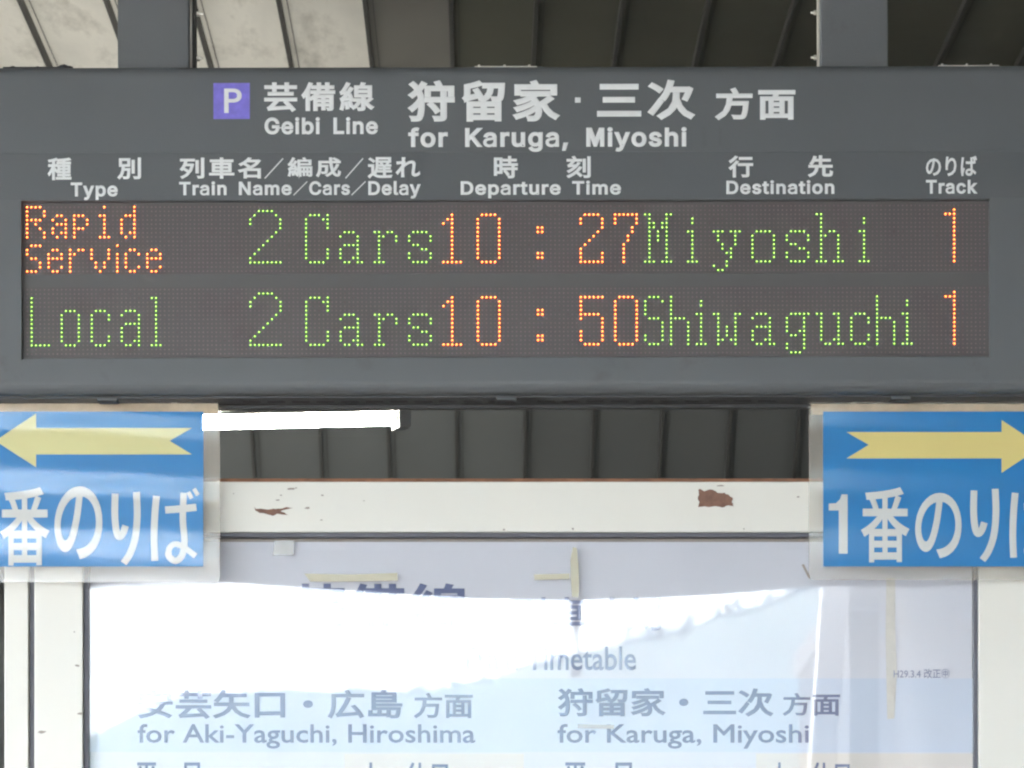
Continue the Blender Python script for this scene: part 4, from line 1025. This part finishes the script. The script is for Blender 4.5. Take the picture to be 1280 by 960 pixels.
# ---------------------------------------------------------------- laminated direction signs
def direction_sign(u0, u1, flip, name_label, amp, ph):
    """a printed card in a wavy glossy sleeve, hung under the board"""
    Y = YB + 0.068 if not flip else YB + 0.066
    root = thing('direction_sign', name_label, 'direction sign', P((u0 + u1) / 2, 500, Y), 'laminated direction signs under the board')
    v0, v1 = (501.5, 728) if flip else (502, 725)
    r = 7
    def rr(a, b, c, d, rad):
        o = []
        for cx, cy, s0 in ((c - rad, b + rad, 0), (c - rad, d - rad, 90), (a + rad, d - rad, 180), (a + rad, b + rad, 270)):
            for k in range(5):
                t = math.radians(s0 - 90 + k * 22.5)
                o.append((cx + rad * math.cos(t), cy + rad * math.sin(t)))
        return o
    MB().slab([P(a_, b_, Y + 0.003) for a_, b_ in rr(u0, v0, u1, v1, r)], 0.0006).build('sleeve', M['sleeve'], root)
    MB().slab([P(a_, b_, Y + 0.0022) for a_, b_ in ((u0 + 3, 518), (u1 - 3, 518), (u1 - 3, v0 + 3), (u0 + 3, v0 + 3))], 0.0004).build('mounting_strip', M['strip'], root)
    if flip:
        b0, b1 = u0 + 18, 254
    else:
        b0, b1 = 1029, u1 - 18
    cd = MB().slab([P(b0, 708, Y), P(b1, 708, Y), P(b1, 514.5, Y), P(b0, 514.5, Y)], 0.0012).build('card', M['blue'], root)
    ya = Y - 0.0005
    if flip:
        ar = [(-6, 551), (45, 517), (45, 535), (240, 535), (212, 551), (240, 568), (45, 568), (45, 584)]
        y_m = M['pale_yellow']
    else:
        ar = [(1302, 558), (1252, 525), (1252, 540), (1058, 540), (1086, 556), (1058, 573), (1252, 573), (1252, 591)]
        y_m = M['yellow']
    MB().slab([P(a_, b_, ya) for a_, b_ in ar], 0.0004).build('arrow', y_m, cd)
    if flip:
        tx = [('番', 0, 62, 609, 707), ('の', 68, 128, 608, 699)]
        ox, oy = -1073.5, 4
    else:
        tx = [('番', 1076, 1137, 609, 703), ('の', 1144, 1202, 616, 698)]
        ox, oy = 0, 0
    for ch, a_, c_, b_, d_ in tx:
        write(kanji(ch, 0.016, 1, 8), (a_, b_, c_, d_), ya, M['pale'], cd, th=0.0004)

    def px(pts, dy=0.0, o=ox, q=oy):
        return [P(x + o, y + q, ya - dy) for x, y in pts]
    MB().slab(px([(1052, 618), (1059.5, 618), (1059.5, 692), (1048.5, 692), (1048.5, 638), (1036, 638), (1036, 629.5), (1045, 629), (1050, 624)]), 0.0004).build('lettering', M['pale'], cd)
    # the hiragana ri and ba as brush strokes
    mb = MB()

    def stroke(pts, wd, dy=0.0):
        # smooth ribbon through the pixel points
        q = [Vector(p) for p in pts]
        q = [q[0]] + q + [q[-1]]
        cur = []
        for k in range(1, len(q) - 2):
            for t in range(6):
                f = t / 6
                p0_, p1_, p2_, p3_ = q[k - 1], q[k], q[k + 1], q[k + 2]
                cur.append(0.5 * (2 * p1_ + (p2_ - p0_) * f + (2 * p0_ - 5 * p1_ + 4 * p2_ - p3_) * f * f + (3 * p1_ - p0_ - 3 * p2_ + p3_) * f ** 3))
        cur.append(q[-1])
        L, R = [], []
        for k, p in enumerate(cur):
            d_ = (cur[min(k + 1, len(cur) - 1)] - cur[max(k - 1, 0)]).normalized()
            n_ = Vector((-d_.y, d_.x)) * wd / 2
            L.append(P(p.x + n_.x + ox, p.y + n_.y + oy, ya - dy))
            R.append(P(p.x - n_.x + ox, p.y - n_.y + oy, ya - dy))
        for k in range(len(cur) - 1):
            mb.bm.faces.new([mb.bm.verts.new(v) for v in (L[k], L[k + 1], R[k + 1], R[k])])
    stroke([(1217.5, 613), (1217, 640), (1219, 660), (1222.5, 667), (1227, 663), (1230.5, 653)], 8.5)
    stroke([(1244, 611), (1245, 640), (1242.5, 668), (1236, 688), (1228, 700)], 8.5, 0.0001)
    stroke([(1269, 616), (1267, 640), (1266, 670), (1267, 697)], 8.5)
    stroke([(1280, 633.5), (1300, 632), (1319, 630)], 9, 0.0001)
    stroke([(1303, 612), (1302, 645), (1304, 672), (1301, 690), (1293, 697), (1285, 692), (1284, 686)], 8, 0.0002)
    stroke([(1284, 687), (1286, 680), (1293, 676), (1303, 680), (1318, 691)], 7, 0.0003)
    stroke([(1309, 611), (1313, 619)], 5, 0.0001)
    stroke([(1316, 607), (1321, 615)], 5, 0.0001)
    mb.build('lettering', M['pale'], cd, recalc=False)
    if not flip:
        MB().slab([P(a_, b_, Y + 0.0024) for a_, b_ in ((1002, 706), (1005, 705), (1013, 721), (1012, 724), (1009, 720))], 0.0004).build('torn_corner', M['fleck'], root)
    # the wavy clear front
    bm = bmesh.new()
    NU, NV = 40, 110
    grid = []
    for j in range(NV + 1):
        v = v0 + 1.5 + (v1 - v0 - 3) * j / NV
        row = []
        for i in range(NU + 1):
            u = u0 + 1.5 + (u1 - u0 - 3) * i / NU
            p = P(u, v, Y - 0.0045)
            f = (v - 500) / 228
            edge_ = min(1, min(i, NU - i) / 5)
            warp = 0.5 * math.sin(3.1 * i / NU + ph * 2) + 0.5 * noise.noise(Vector((i * 0.09, j * 0.03, ph * 5)))
            am = amp * (1 - 0.75 * f) * (1 if flip else 1 - 0.55 * i / NU)
            p.y += am * math.sin(2 * math.pi * (f * 3.0 + ph) + warp) - 0.0012 * edge_
            row.append(bm.verts.new(p))
        grid.append(row)
    for g0, g1 in zip(grid, grid[1:]):
        for i in range(NU):
            bm.faces.new((g0[i], g0[i + 1], g1[i + 1], g1[i]))
    m_ = MB(); m_.bm = bm
    m_.build('clear_film', M['film'], root, smooth=True, recalc=False)
    for u in ((u0 + u1) / 2 - 120, (u0 + u1) / 2 + 120):
        p = P(u, v0 + 3, Y)
        MB().box((p.x - 0.006, Y + 0.0038, p.z - 0.01), (p.x + 0.006, Y + 0.008, zB - 0.0052)).build('hanging_clip', M['steel'], root)
    return root


direction_sign(-80, 275, True, 'blue laminated sign with gloss-paled yellow arrow pointing left, under the departure board', 0.0015, 0.62)
direction_sign(1011, 1364, False, 'blue laminated sign with yellow arrow pointing right, under the departure board', 0.0015, 0.60)

# ---------------------------------------------------------------- fluorescent lamp
YT_ = 7.45
e = P(492, 519, YT_)
lamp = thing('fluorescent_lamp', 'lit bare fluorescent tube lamp hanging between the departure board and the dark ceiling', 'lamp', e)
lx0 = e.x - 1.2
dz = -0.0 
p1 = P(491, 523, YT_)
p0 = P(275, 527.5, YT_ - 0.2)
p0 = p1 + (p0 - p1).normalized() * 1.2
MB().cyl(p0, p1, 0.0175, 20).build('tube', M['tube'], lamp, smooth=True)
up = Vector((0, 0.0, 0.052))
d = (p1 - p0).normalized()
n_ = Vector((-d.y, d.x, 0))
mb = MB()
def bar(a, b, w_, h_):
    vs = []
    for p in (a, b):
        vs += [mb.bm.verts.new(p + n_ * sx * w_ + Vector((0, 0, sz * h_))) for sx, sz in ((-1, -1), (1, -1), (1, 1), (-1, 1))]
    for k in range(4):
        j = (k + 1) % 4
        mb.bm.faces.new((vs[k], vs[j], vs[4 + j], vs[4 + k]))
    mb.bm.faces.new(vs[:4]); mb.bm.faces.new(vs[4:])
bar(p0 + up - d * 0.04, p1 + up - d * 0.004, 0.014, 0.02)
mb.build('batten', M['lamp_white'], lamp)
for p, s in ((p0, -1), (p1, 1)):
    mb = MB()
    q = p + d * s * 0.021
    bar(q - d * 0.014 + Vector((0, 0, 0.006)), q + d * 0.02 + Vector((0, 0, 0.006)), 0.026, 0.034)
    so_ = mb.build('socket', M['lamp_grey'], lamp)
    MB().cyl(p - d * s * 0.001, p + d * s * 0.004, 0.0195, 16).build('tube_cap', M['bolt'], so_)
for f in (0.40, 0.47):
    mb = MB()
    q = p0 + (p1 - p0) * f + up + Vector((0, 0, 0.023))
    mb.cyl(q, (q.x, q.y, CZ - 0.002), 0.006, 8)
    mb.build('hanging_rod', M['steel'], lamp)
